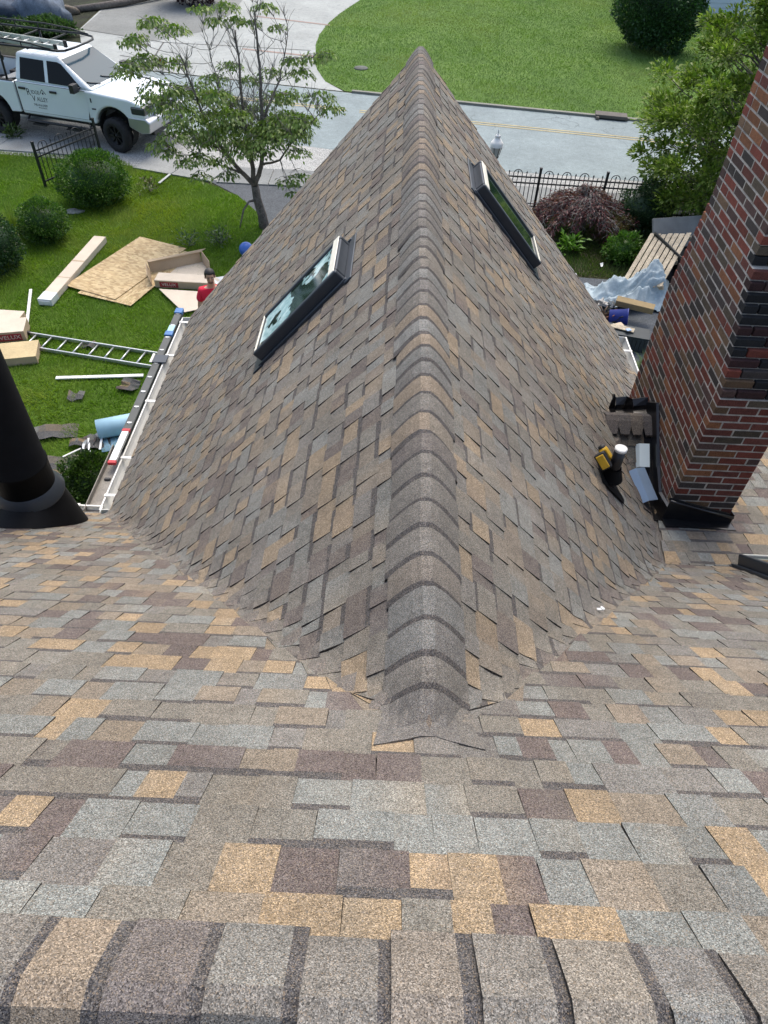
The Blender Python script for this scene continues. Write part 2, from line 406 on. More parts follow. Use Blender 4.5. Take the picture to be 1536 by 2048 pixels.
# cross gable, both sides
mb = MB(); tm = (RZ-EAVE)/SA/CA
def mkside(sg, seed):
    def P(s, t): return (RX+sg*t*CA, s)
    def lo(t):
        h = RX+sg*t*CA; z = RZ-SA*t*CA
        y = RY0+(RZ-z)/SB
        if sg > 0 and z < ZB_:
            y = 3.36+(ZB_-z)/SC*1.0
            y = min(y, 4.62) if z > SAD_Z-.45 else 4.75
        elif sg > 0 and y > YB: y = YB
        return max(y-.19, RY0-.03)
    shingles(mb, P, tm, .5, YEND+.3, [(lo, lambda t: YEND)], seed, nearv, .0, e=.136, wmul=.92, mute=.36, thick=.0112, own='A')  # tab tints pulled toward their mean, standing in for grazing light
mkside(-1, 21); mkside(1, 22)
gable_roof = mb.build('gable_roof', M_SH, house)
# sheathing and gable wall below the shingles (real thickness at the rake and eave)
mb = MB()
for sg in (-1, 1):
    x1 = RX+sg*tm*CA; o = -.03
    mb.add([(RX, 1.1, RZ+o), (x1, 1.1, EAVE+o), (x1, YEND-.01, EAVE+o), (RX, YEND-.01, RZ+o)], [(0, 1, 2, 3)], (.2, .16, .12))
    for (ya, yb) in ((YEND-.03, YEND-.008),):
        mb.add([(RX, ya, RZ-.02), (x1, ya, EAVE-.02), (x1, ya, EAVE-.2), (RX, ya, RZ-.24), (RX, yb, RZ-.02), (x1, yb, EAVE-.02), (x1, yb, EAVE-.2), (RX, yb, RZ-.24)],
               [(0, 1, 2, 3), (4, 5, 6, 7), (0, 1, 5, 4), (3, 2, 6, 7), (1, 2, 6, 5)])
mb.build('rake_board', M_WHITE, house)
mb = MB(); hw = 2.45
def wallbox(x0, x1, y0, y1, z1): mb.box(((x0+x1)/2, (y0+y1)/2, z1/2), (x1-x0, y1-y0, z1))
wallbox(-4.3, 4.0, -3.7, 4.1, 2.35); wallbox(RX-hw, RX+hw, 4.1, YEND-.35, 2.35)
mb.add([(RX-hw, YEND-.35, 2.35), (RX+hw, YEND-.35, 2.35), (RX, YEND-.35, 2.35+hw*SA)], [(0, 1, 2)])
wallbox(2.7, 4.0, 4.1, 5.9, 2.3)
mb.build('wall', M_WALL, house)
# ---- ridge caps
def prof(x, sl, hw=.13): return -sl*hw+.010+(sl*hw-.006)*(1-(min(abs(x), hw)/hw)**(1.5 if sl > 1 else 1.16))
def caps_along(axis, a0, a1, e, halfw, sl, seed, p0, n=9):
    """a0: end that lies on top (bare), running to a1; every cap laps the next one further on"""
    r = random.Random(seed); mb = MB(); sg = 1 if a1 > a0 else -1; a = a0; first = True
    while (a1-a)*sg > .01:
        ln = e*r.uniform(.9, 1.1)*(1.7 if first and axis == 'y' else 1)
        b = a+sg*min(ln, abs(a1-a)); col = tabcol(r)
        col = tuple(.50*x+.50*y for x, y in zip(col, (.140, .133, .125)))
        if first and axis == 'y': col = (.118, .114, .108)
        col2 = tuple(.75*x+.25*y for x, y in zip(col, tabcol(r))) if r.random() < .5 else col
        hw_ = halfw*r.uniform(.96, 1.05); lift = r.uniform(.0, .006 if axis == 'y' else .002); sh = r.uniform(-.006, .006); split = r.uniform(-.5, .6)
        bw = .0 if (first and axis == 'y') else (r.uniform(.017, .025)+min(.022, .004*abs(a)) if axis == 'y' else r.uniform(.020, .032))
        cuts = [0, bw/abs(b-a), .35, .7, 1.0] if bw else [0, .02, .35, .7, 1.0]
        grid = []
        for q in cuts:
            d = .004+(.010+lift)*q+.006*math.sin(q*math.pi); row = []
            if first and axis == 'y': d -= .02*(1-q)**2
            for i in range(n+1):
                x = (-1+2*i/n); x = (abs(x)**.85)*(1 if x > 0 else -1)*hw_*(1.0+ (.12*(1-q)**2 if first and axis == 'y' else 0))
                z = prof(x, sl, halfw)+d*(1-.4*abs(i/n*2-1)); u = a+(b-a)*q
                if first and axis == 'y': u += .045*(1-q)*(1-abs(x)/halfw)
                if axis == 'y': z = max(z, surf(p0[0]+x, u)+(.013 if abs(x) < halfw*.8 else .009)-p0[1])
                u -= sg*.012*(1-abs(i/n*2-1))*0.0
                row.append((p0[0]+x+sh, u, p0[1]+z) if axis == 'y' else (u, p0[0]+x+sh, p0[1]+z))
            grid.append(row)
        for j in range(len(cuts)-1):
            for i in range(n):
                cc = (BAND if (bw and j == 0) else (col if (-1+2*(i+.5)/n) < split else col2))
                mb.add((grid[j][i], grid[j][i+1], grid[j+1][i+1], grid[j+1][i]), ((0, 1, 2, 3),), cc, 0, False)
        for i in range(n):                                        # butt
            p, q_ = grid[-1][i], grid[-1][i+1]
            mb.quad(p, q_, (q_[0], q_[1], q_[2]-.018), (p[0], p[1], p[2]-.018), EDGE)
        if first and axis == 'y':
            for i in range(n): p, q_ = grid[0][i], grid[0][i+1]; mb.quad(p, q_, (q_[0], q_[1]-.012, q_[2]-.03), (p[0], p[1]-.012, p[2]-.03), col)
        for ix in (0, n):                                         # long edges
            for j in range(len(cuts)-1):
                p, q_ = grid[j][ix], grid[j+1][ix]; mb.quad(p, q_, (q_[0], q_[1], q_[2]-.02), (p[0], p[1], p[2]-.02), EDGE)
        a = b; first = False
    return mb
OWN[0] = None
cap1 = caps_along('y', RY0-.045, YEND+.03, .124, .134, SA, 31, (RX, RZ)).build('ridge_cap', M_SH, house)
cap1['label'] = 'row of rounded ridge caps running out along the cross gable'
cap2 = caps_along('x', 4.3, -4.6, .134, .116, SB, 32, (YTOP, ZTOP)).build('ridge_cap', M_SH, house)
cap2['label'] = 'row of ridge caps along the main ridge at the near edge'
# ---- chimney: corbelled brick stack, every brick its own block on a mortar core
def ch_front(z): return 3.91 if z < 4.56 else (3.91+.30*(z-4.56)/.80 if z < 5.36 else 4.25)
def ch_back(z): return 5.38 if z < 4.60 else (5.38-.19*(z-4.6)/.8 if z < 5.4 else 5.19)
CX0, CX1 = 2.25, 2.75
BR = [((.195, .040, .028), 30), ((.135, .034, .028), 18), ((.26, .105, .045), 14), ((.16, .105, .060), 14), ((.030, .036, .040), 14), ((.075, .045, .045), 14), ((.075, .068, .050), 8)]
_brb = [c for c, n in BR for _ in range(n)]
mb = MB(); cz = .0655; zz = 3.30; i = 0; cr = random.Random(9)
while zz < 7.7:
    y0, y1 = ch_front(zz+cz/2), ch_back(zz+cz/2); soot = max(0.0, 1-abs(zz-4.95)/.52)
    ins = .035 if 4.5 < zz < 5.42 else .002
    mb.box(((CX0+CX1)/2, (y0+y1)/2, zz+cz/2), (CX1-CX0-.004, y1-y0-2*ins, cz), None, (1, 1, 1), 1)
    def brick(xa, xb, ya, yb, front=False):
        c = cr.choice(_brb); k = cr.uniform(.75, 1.2); c = tuple(v*.72+w_*.28 for v, w_ in zip(c, (.11, .070, .048)))
        if front and cr.random() < soot*1.15: c = (.016, .018, .020) if cr.random() < .6 else (.045, .022, .022)
        j = cr.uniform(-.0015, .0015)
        mb.box(((xa+xb)/2+j, (ya+yb)/2+j, zz+cz/2), (xb-xa, yb-ya, cz-.0105), None, tuple(v*k for v in c))
    g = .0105; W = .195; D = .092
    # front and rear stretchers
    for rear in (False, True):
        ya, yb = (y1-D, y1) if rear else (y0, y0+D)
        xs = CX0; first = (W if (i % 2) == 0 else D)
        while xs < CX1-.02:
            xe = min(xs+first, CX1)
            if CX1-xe < .05: xe = CX1
            brick(xs, xe, ya, yb, not rear); xs = xe+g; first = W
    for right in (False, True):
        xa, xb = (CX1-D, CX1) if right else (CX0, CX0+D)
        ys = y0+D+g; first = (W if (i % 2) == 1 else W*.55)*cr.uniform(.97, 1.03)
        while ys < y1-D-g-.02:
            ye = min(ys+first, y1-D-g)
            if y1-D-g-ye < .05: ye = y1-D-g
            brick(xa, xb, ys, ye); ys = ye+g; first = W
    zz += cz; i += 1
mb.box((2.5, 4.72, zz+.05), (.62, 1.08, .10), None, (.3, .29, .27), 1)
chimney = mb.build('chimney', [M_BRICK, M_MORTAR], house, .003, 1); chimney['label'] = 'tall brick chimney with sooty shoulder and pale mortar'
mb = MB()
# front apron, stepping down to the right, and the side flashing
mb.add([(2.22, 3.885, 3.57), (2.76, 3.885, 3.42), (2.77, 3.885, 3.36), (2.22, 3.885, 3.38), (2.23, 3.80, 3.375), (2.79, 3.80, 3.365)], [(0, 1, 2, 3), (3, 2, 5, 4)], (1, 1, 1))
mb.add([(2.22, 3.90, 3.57), (2.76, 3.90, 3.42), (2.76, 3.91, 3.44), (2.22, 3.91, 3.59)], [(0, 1, 2, 3)], (1, 1, 1))
mb.add([(2.77, 3.885, 3.45), (2.77, 5.4, 3.15), (2.77, 5.4, 2.9), (2.77, 3.885, 3.34)], [(0, 1, 2, 3)], (1, 1, 1))
mb.tube([(2.22, 3.878, 3.58), (2.5, 3.875, 3.50), (2.77, 3.878, 3.425)], .012, 6)
ys = [3.885, 4.1, 4.3, 4.5, 4.74, 4.9, 5.1]
for a, b in zip(ys[:-1], ys[1:]):
    def bz(y): return max(ZB_-SC*(y-YB), SAD_Z-.7*abs(SAD_Y-y))
    mb.quad((2.225, a, bz(a)+.16), (2.225, b, bz(b)+.16), (2.225, b, bz(b)-.02), (2.225, a, bz(a)-.02))
    mb.quad((2.225, a, bz(a)+.16), (2.225, b, bz(b)+.16), (2.245, b, bz(b)+.17), (2.245, a, bz(a)+.17))
    mb.quad((2.225, a, bz(a)+.012), (2.225, b, bz(b)+.012), (2.165, b, bz(b)+.014), (2.165, a, bz(a)+.014))
# crumpled membrane standing up behind the saddle ridge
P0 = [Vector((1.90, 4.87, 3.69)), Vector((1.96, 4.90, 3.665)), Vector((2.03, 4.89, 3.672)), Vector((2.12, 4.91, 3.66)), Vector((2.235, 4.90, 3.68))]
hs = [.12, .085, .105, .075, .09]; jx = [.03, .0, .02, -.01, .0]
for k in range(4):
    a, b = P0[k], P0[k+1]
    ta, tb = a+Vector((jx[k], .05, hs[k])), b+Vector((jx[k+1], .05, hs[k+1])); ma, mb_ = a+Vector((0, .0, hs[k]*.5)), b+Vector((0, .012, hs[k+1]*.45))
    mb.quad(a, b, mb_, ma); mb.quad(ma, mb_, tb, ta); mb.quad(ta, tb, tb+Vector((0, .07, -.05)), ta+Vector((0, .07, -.05)))
    mb.quad(a, b, b+Vector((0, -.09, -.0)), a+Vector((0, -.09, -.0)))
fl = mb.build('flashing', M_BLACKGLOSS, chimney); sol = fl.modifiers.new('s', 'SOLIDIFY'); sol.thickness = .006
# ---- skylights
def skylight(o, ax, dn, nrm, L, W, label, seed):
    """o: uphill corner on the roof, ax: along the ridge, dn: down the slope"""
    M = basis(ax, dn, nrm); o = Vector(o)
    def q(a, d, h): return o+ax*a+dn*d+nrm*h
    b = MB(); T = .045; Hh = .104
    def bar(a0, a1, d0, d1, h0, h1, mi=0): b.box(q((a0+a1)/2, (d0+d1)/2, (h0+h1)/2), (a1-a0, d1-d0, h1-h0), M, (1, 1, 1), mi)
    bar(0, T, 0, L, -.02, Hh); bar(W-T, W, 0, L, -.02, Hh)
    bar(T, W-T, .0, .075, -.02, Hh-.003); bar(T, W-T, L-T, L, -.02, Hh-.012)
    fr = b.build('skylight', M_CLAD, house, .012, 2); fr['label'] = label
    b = MB(); b.box(q(W/2, .040, Hh+.002), (W*.95, .062, .008), M); b.build('head_trim', M_CLADL, fr, .003, 1)
    b = MB(); b.box(q(W/2, L-.02, Hh-.004), (W*.9, .012, .012), M); b.build('sill_trim', M_CLADL, fr, .002, 1)
    b = MB()
    for a in (-.02, W+.02):
        b.box(q(a, L/2, .012), (.03, L+.05, .03), M)
    b.box(q(W/2, L+.05, .012), (W+.1, .10, .012), M); b.box(q(W/2, -.035, .012), (W+.12, .07, .014), M)
    b.build('curb_flashing', M_CLAD, fr, .004, 1)
    b = MB(); b.box(q(W/2, (L+.03)/2, Hh-.018), (W-2*T+.004, L-.075-T+.01, .006), M)
    b.build('pane', M_PANE if seed == 1 else M_PANE2, fr)
    return fr
def pane_mat(name, film):
    m, nt, b = _mk(name); b.inputs['Roughness'].default_value = .05; b.inputs['Specular IOR Level'].default_value = .7
    co = _n(nt, 'ShaderNodeTexCoord').outputs['Object']
    src = _ramp(nt, _noise(nt, 3, 3, co), [(.3, (.006, .016, .011)), (.7, (.020, .042, .026))])  # green reflections mottled into the pane's own colour
    if film:                                                    # pale film and reflections, painted into the pane colour as noise patches
        wv = _noise(nt, 2.6, 3, co)
        mk = _ramp(nt, wv, [(.47, 0.0), (.485, 1.0), (.62, 1.0), (.635, 0.0)])
        mx = _n(nt, 'ShaderNodeMix', data_type='RGBA'); nt.links.new(mk, mx.inputs[0]); nt.links.new(src, mx.inputs[6])
        nt.links.new(_ramp(nt, _noise(nt, 18, 3, co), [(.3, (.22, .40, .41)), (.7, (.55, .74, .74))]), mx.inputs[7]); src = mx.outputs[2]
    nt.links.new(src, b.inputs['Base Color']); return m
M_PANE = pane_mat('film_reflection_glass', True); M_PANE2 = pane_mat('dark_glass', False)
nL = Vector((-SA, 0, 1)).normalized(); nR = Vector((SA, 0, 1)).normalized(); nMn = Vector((0, SB, 1)).normalized()
dL = Vector((-1, 0, -SA)).normalized(); dR = Vector((1, 0, -SA)).normalized(); dM = Vector((0, 1, -SB)).normalized()
def oncross(x, y): return Vector((x, y, zA(x)))
skylight(oncross(-.33, 4.42), Vector((0, 1, 0)), dL, nL, .94, .55, 'roof window on the left slope with pale film and painted reflections on its glass', 1)
skylight(oncross(.635, 6.53), Vector((0, -1, 0)), dR, nR, .90, .55, 'roof window on the right slope with green reflections painted in its pane', 2)
sk3 = skylight(Vector((3.16, 2.62, RZ-SB*(2.62-RY0))), Vector((-1, 0, 0)), dM, nMn, .92, .56, 'roof window cut by the right edge of the photo', 3)
# ---- big black flue pipe at the left
b = MB(); vx, vy = -2.86, 3.92
b.lathe([(.215, 3.05), (.215, 3.62), (.221, 3.625), (.221, 3.64), (.212, 3.645), (.212, 5.25)], (vx, vy, 0), 40)
flue = b.build('flue_pipe', M_BLACK, house); flue['label'] = 'fat black flue pipe rising at the left edge'
b = MB(); b.lathe([(.262, 3.315), (.267, 3.335), (.222, 3.41), (.214, 3.42)], (vx, vy, 0), 40); b.build('storm_collar', M_CLAD, flue)
b = MB(); n = 40; top = []; bot = []
for k in range(n):
    a = 2*math.pi*k/n; top.append((vx+.235*math.cos(a), vy+.235*math.sin(a), 3.36))
    x, y = vx+.325*math.cos(a), vy+.37*math.sin(a)-.02; bot.append((x, y, RZ-SB*(y-RY0)+.014))
b.add(top+bot, [(k, (k+1) % n, n+(k+1) % n, n+k) for k in range(n)], (1, 1, 1), 0, True)
b.build('flashing_cone', M_BLACK, flue)
# ---- small plumbing vent on the right slope
vb = oncross(1.60, 3.66); b = MB()
b.tube([vb+Vector((0, 0, -.05)), vb+Vector((0, 0, .33))], .040, 16)
pv = b.build('plumbing_vent', M_BLACKGLOSS, house); pv['label'] = 'short black vent pipe with white open top'
b = MB(); b.lathe([(.040, .318), (.043, .320), (.043, .336), (.036, .341), (.001, .341)], vb, 18, smooth=False); b.build('vent_rim', M_WHITE, pv)
b = MB(); b.lathe([(.051, .16), (.06, .13), (.085, .06)], vb, 16)
M = basis(Vector((0, 1, 0)), dR, nR); b.prism([(-.13, -.16), (.12, -.16), (.12, .0), (-.02, .20), (-.08, .17)], .008, M, vb+nR*.012); b.build('boot', M_BLACK, pv)
# ---- gutters
def gutter(pts, outs, name, label, hang, cut=None):
    """open trough along pts; outs: horizontal outward directions per point"""
    b = MB(); pr = [(0.0, .02), (0.0, -.10), (.02, -.115), (.075, -.115), (.10, -.06), (.115, .012), (.098, .014)]
    rows = [[Vector(p)+Vector(o)*x+Vector((0, 0, z)) for x, z in pr] for p, o in zip(pts, outs)]
    for i in range(len(rows)-1):
        for k in range(len(pr)-1):
            b.quad(rows[i][k], rows[i+1][k], rows[i+1][k+1], rows[i][k+1], (1, 1, 1), 1 if k in (1, 2) else 0)
    for rr in (rows[0], rows[-1]): b.add(rr, [tuple(range(len(rr)))])
    g = b.build(name, [M_WHITE, M_GUTIN], house); g['label'] = label
    s = g.modifiers.new('s', 'SOLIDIFY'); s.thickness = .006
    for p, o in hang:
        b = MB(); o = Vector(o); p = Vector(p); t = Vector((o.y, -o.x, 0))
        b.box(p+o*.055+Vector((0, 0, .018)), (.13, .035, .008), basis(o, t, Vector((0, 0, 1)))); b.build('hanger', M_WHITE, g)
    return g
xl, xr = RX-tm*CA-.005, RX+tm*CA+.005
gutter([(xl, YEND-.03, EAVE-.03), (xl, 4.56, EAVE-.03)], [(-1, 0, 0)]*2, 'gutter', 'white gutter along the left eave of the cross gable',
       [((xl, y, EAVE-.03), (-1, 0, 0)) for y in (4.75, 5.3, 6.25, 7.15, 7.9)])
gutter([(xl-.09, 4.50, EAVE-.03), (-4.5, 4.50, EAVE-.03)], [(0, 1, 0)]*2, 'gutter', 'grey gutter turning along the main eave behind the flue', [((-2.95, 4.50, EAVE-.03), (0, 1, 0))])
gutter([(xr, YEND-.03, EAVE-.03), (xr, 5.95, EAVE-.03)], [(1, 0, 0)]*2, 'gutter', 'white gutter along the right eave near the junk pile',
       [((xr, y, EAVE-.03), (1, 0, 0)) for y in (6.3, 7.0, 7.7)])
# ================================================================== GROUND
def grass_mat(name, a, b_, c, scale=1.2):
    m, nt, b = _mk(name); b.inputs['Roughness'].default_value = .9; b.inputs['Specular IOR Level'].default_value = .2
    co = _n(nt, 'ShaderNodeTexCoord').outputs['Object']
    s = _ramp(nt, _noise(nt, scale, 6, co, .7), [(.3, a), (.5, b_), (.72, c)])
    s = _mul(nt, s, _ramp(nt, _noise(nt, 22, 4, co, .7), [(.3, .55), (.7, 1.4)]))
    s = _mul(nt, s, _ramp(nt, _noise(nt, 90, 2, co, .7), [(.3, .6), (.7, 1.4)]))
    nt.links.new(s, b.inputs['Base Color'])
    bp = _n(nt, 'ShaderNodeBump'); bp.inputs['Strength'].default_value = .9; bp.inputs['Distance'].default_value = .05
    nt.links.new(_noise(nt, 45, 4, co, .7), bp.inputs['Height']); nt.links.new(bp.outputs[0], b.inputs['Normal'])
    return m
def asphalt_mat(name, col, crack=0.0, speck=.35):
    m, nt, b = _mk(name); b.inputs['Roughness'].default_value = .9; b.inputs['Specular IOR Level'].default_value = .25
    co = _n(nt, 'ShaderNodeTexCoord').outputs['Object']
    rgb = _n(nt, 'ShaderNodeRGB'); rgb.outputs[0].default_value = (*col, 1)
    s = _mul(nt, rgb.outputs[0], _ramp(nt, _noise(nt, .5, 5, co, .6), [(.3, .84), (.7, 1.14)]))
    s = _mul(nt, s, _ramp(nt, _noise(nt, 30, 3, co, .8), [(.3, 1-speck), (.7, 1+speck)]))
    s = _mul(nt, s, _ramp(nt, _noise(nt, 5, 5, co, .7), [(.3, .88), (.7, 1.1)]))
    if crack:
        mp = _n(nt, 'ShaderNodeMapping'); nt.links.new(co, mp.inputs[0]); mp.inputs['Scale'].default_value = (.55, .55, .55)
        nz = _n(nt, 'ShaderNodeTexNoise'); nz.inputs['Scale'].default_value = 2.2; nz.inputs['Detail'].default_value = 5; nt.links.new(co, nz.inputs['Vector'])
        ad = _n(nt, 'ShaderNodeMix', data_type='RGBA', blend_type='LINEAR_LIGHT'); ad.inputs[0].default_value = .16
        nt.links.new(mp.outputs[0], ad.inputs[6]); nt.links.new(nz.outputs[1], ad.inputs[7])
        v = _n(nt, 'ShaderNodeTexVoronoi', feature='DISTANCE_TO_EDGE'); v.inputs['Scale'].default_value = 1.1; nt.links.new(ad.outputs[2], v.inputs['Vector'])
        k = _ramp(nt, v.outputs['Distance'], [(0.0, 1-crack), (.012, 1.0)])
        mk = _ramp(nt, _noise(nt, .35, 2, co), [(.48, 0.0), (.56, 1.0)])
        mx = _n(nt, 'ShaderNodeMix', data_type='RGBA'); nt.links.new(mk, mx.inputs[0]); mx.inputs[6].default_value = (1, 1, 1, 1); nt.links.new(k, mx.inputs[7])
        s = _mul(nt, s, mx.outputs[2])
    nt.links.new(s, b.inputs['Base Color'])
    bp = _n(nt, 'ShaderNodeBump'); bp.inputs['Strength'].default_value = .5; bp.inputs['Distance'].default_value = .01
    nt.links.new(_noise(nt, 70, 3, co, .7), bp.inputs['Height']); nt.links.new(bp.outputs[0], b.inputs['Normal'])
    return m
M_GRASS = grass_mat('lawn_turf', (.055, .115, .010), (.078, .150, .014), (.105, .180, .022), .8)
M_GRASS2 = grass_mat('far_lawn_turf', (.078, .150, .028), (.105, .190, .036), (.135, .215, .050), .28)
M_SOIL = grass_mat('soil', (.030, .034, .016), (.045, .050, .020), (.060, .052, .034), .9)
M_ROAD = asphalt_mat('old_asphalt', (.225, .270, .275), .45, .22)
M_DARKASPH = asphalt_mat('dark_asphalt', (.085, .095, .105), 0, .45)
M_GRAVEL = asphalt_mat('gravel', (.330, .335, .320), 0, .75)
M_CONC = asphalt_mat('concrete', (.330, .350, .335), .25, .16)
M_CONC2 = asphalt_mat('weathered_concrete', (.205, .215, .205), .3, .22)
M_SLAB = mat('paving_slab', (1, 1, 1), .9, 0, .2, 1.3, .2, 40, tint=True)
M_YEL = asphalt_mat('faded_yellow_paint', (.42, .36, .20), .2, .3)
sheet('ground', [(-700, -700), (700, -700), (700, 700), (-700, 700)], 0.0, M_SOIL)
lawn_poly = [(-22, 2), (-1.9, 2), (-2.2, 8), (-2.5, 13), (-3.3, 16.68), (-4.0, 17.7), (-4.84, 18.31), (-5.6, 18.75), (-6.85, 19.06), (-7.6, 19.7), (-9.2, 19.78), (-10.86, 19.82), (-22, 20.3)]
sheet('lawn', lawn_poly, .004, M_GRASS)
rn = [(-60, 26.5), (-16, 23.0), (-9, 22.3), (-6.47, 21.85), (-3.47, 21.45), (-1.95, 21.1), (0.5, 20.5), (2.75, 20.1), (7.25, 19.75), (20, 18.6), (60, 14)]
rf = [(60, 16.6), (20, 22.75), (7.93, 24.68), (5.6, 25.03), (2.06, 25.62), (-1.94, 26.3), (-8.5, 27.6), (-16, 29.0), (-60, 37)]
sheet('road', rn+rf, .012, M_ROAD)
sheet('gravel_verge', [(-60, 26.6), (-16, 23.1), (-9, 22.4), (-6.4, 21.95), (-1.95, 21.2), (2.75, 20.2), (7.25, 19.85), (20, 18.7), (20, 16.8), (2.0, 17.6), (-2.2, 18.0), (-4.9, 18.5), (-7.5, 19.4), (-16, 20.2), (-60, 21)], .008, M_GRAVEL)
sheet('asphalt_drive', [(-5.0, 18.62), (-4.0, 17.7), (-3.3, 16.68), (-2.5, 13), (-2.2, 8), (2.6, 7), (2.6, 17.9), (-2.0, 18.5)], .010, M_DARKASPH)
sheet('side_drive', [(2.6, 2), (14, 2), (14, 14.2), (6.5, 14.15), (5.1, 14.22), (3.8, 14.32), (2.61, 14.4)], .006, M_DARKASPH)
dl = [(-1.94, 26.42), (-2.7, 27.4), (-3.13, 28.8), (-3.3, 30.2), (-3.5, 32.0), (-3.5, 33.6), (-3.3, 35.6), (-2.9, 37.6), (-2.2, 40.3), (-1.0, 43.5), (1.5, 49), (4, 60)]
sheet('far_lawn', dl+[(80, 60), (80, 13.8), (20, 22.85), (7.93, 24.78), (2.06, 25.72)], .016, M_GRASS2)
sheet('far_driveway', [(-8.5, 27.7), (-2.0, 26.4)]+dl[1:]+[(-13, 60), (-13.2, 36.2), (-13.0, 32.7), (-12.2, 30.6), (-11.2, 28.4)], .014, M_CONC)
sheet('worn_driveway', [(-12.95, 32.75), (-9.6, 31.6), (-8.2, 33.2), (-7.6, 36.4), (-7.5, 48), (-13.0, 48), (-13.1, 36.2)], .018, M_CONC2)
sheet('bank', [(-60, 37), (-16, 29.1), (-11.2, 28.5), (-13.1, 32.7), (-13.3, 36.2), (-13.2, 60), (-60, 60)], .010, grass_mat('bank_mulch', (.018, .018, .015), (.030, .034, .020), (.045, .060, .026), 1.1))
# expansion joints and brick bands of the far driveway are narrow strips laid on it
b = MB()
def strip(p, q, wd, z, col):
    p, q = Vector((*p, z)), Vector((*q, z)); n = (q-p).cross(Vector((0, 0, 1))).normalized()*wd/2
    b.quad(p-n, q-n, q+n, p+n, col)
for p, q in (((-12.9, 32.75), (-9.3, 31.4)), ((-9.3, 31.4), (-3.6, 31.2)), ((-10.4, 29.4), (-7.5, 28.4)), ((-9.3, 31.4), (-9.0, 27.7))): strip(p, q, .05, .022, (.07, .07, .065))
for p, q in (((-6.6, 36.2), (-3.2, 35.2)), ((-6.2, 31.0), (-3.4, 30.4))): strip(p, q, .16, .022, (.27, .20, .17))
tag(b.build('driveway_joints', M_SLAB), kind='structure')
b = MB(); r = random.Random(4)
for (p, q) in (((-1.35, 24.47), (9.0, 22.78)), ((-30, 30.0), (-1.8, 24.54))):
    for o in (-.11, .07):
        strip((p[0], p[1]+o), (q[0], q[1]+o), .07, .020, (1, 1, 1))
tag(b.build('road_line', M_YEL), kind='structure')
# kerb along the lawn opposite, and the sidewalk of single slabs
b = MB()
kp = [(-1.7, 26.33), (2.06, 25.65), (5.58, 25.06), (8.2, 24.62), (20, 22.8), (40, 19.7)]
for p, q in zip(kp[:-1], kp[1:]):
    n = Vector((q[0]-p[0], q[1]-p[1], 0)).normalized(); mm = Vector(((p[0]+q[0])/2, (p[1]+q[1])/2, .03))
    b.box(mm, (math.dist(p, q), .14, .10), basis(n, Vector((-n.y, n.x, 0)), Vector((0, 0, 1))), (.20, .20, .17))
tag(b.build('kerb', M_SLAB), kind='structure')
b = MB(); sw = [(-22, 20.95), (-11, 20.45), (-8.6, 20.3), (-6.9, 19.62), (-4.7, 18.95), (-2, 18.9), (2.3, 18.6), (9, 18.1), (14, 17.6)]
for p, q in zip(sw[:-1], sw[1:]):
    L = math.dist(p, q); k = max(1, round(L/1.35)); d = Vector(((q[0]-p[0])/L, (q[1]-p[1])/L, 0)); n = Vector((-d.y, d.x, 0))
    for i in range(k):
        a, e = L*i/k+.012, L*(i+1)/k-.012; o = Vector((p[0], p[1], .022+r.uniform(0, .008)))
        if p[0] == -8.6: continue                                # here the gravel has run over the slabs
        v = r.uniform(.82, 1.1); wd = .52
        b.box(o+d*(a+e)/2, (e-a, 2*wd, .03), basis(d, n, Vector((0, 0, 1))), tuple(x*v for x in ((.25, .26, .25) if p[0] < -5 else (.185, .195, .19))))
tag(b.build('sidewalk', M_SLAB), kind='structure')
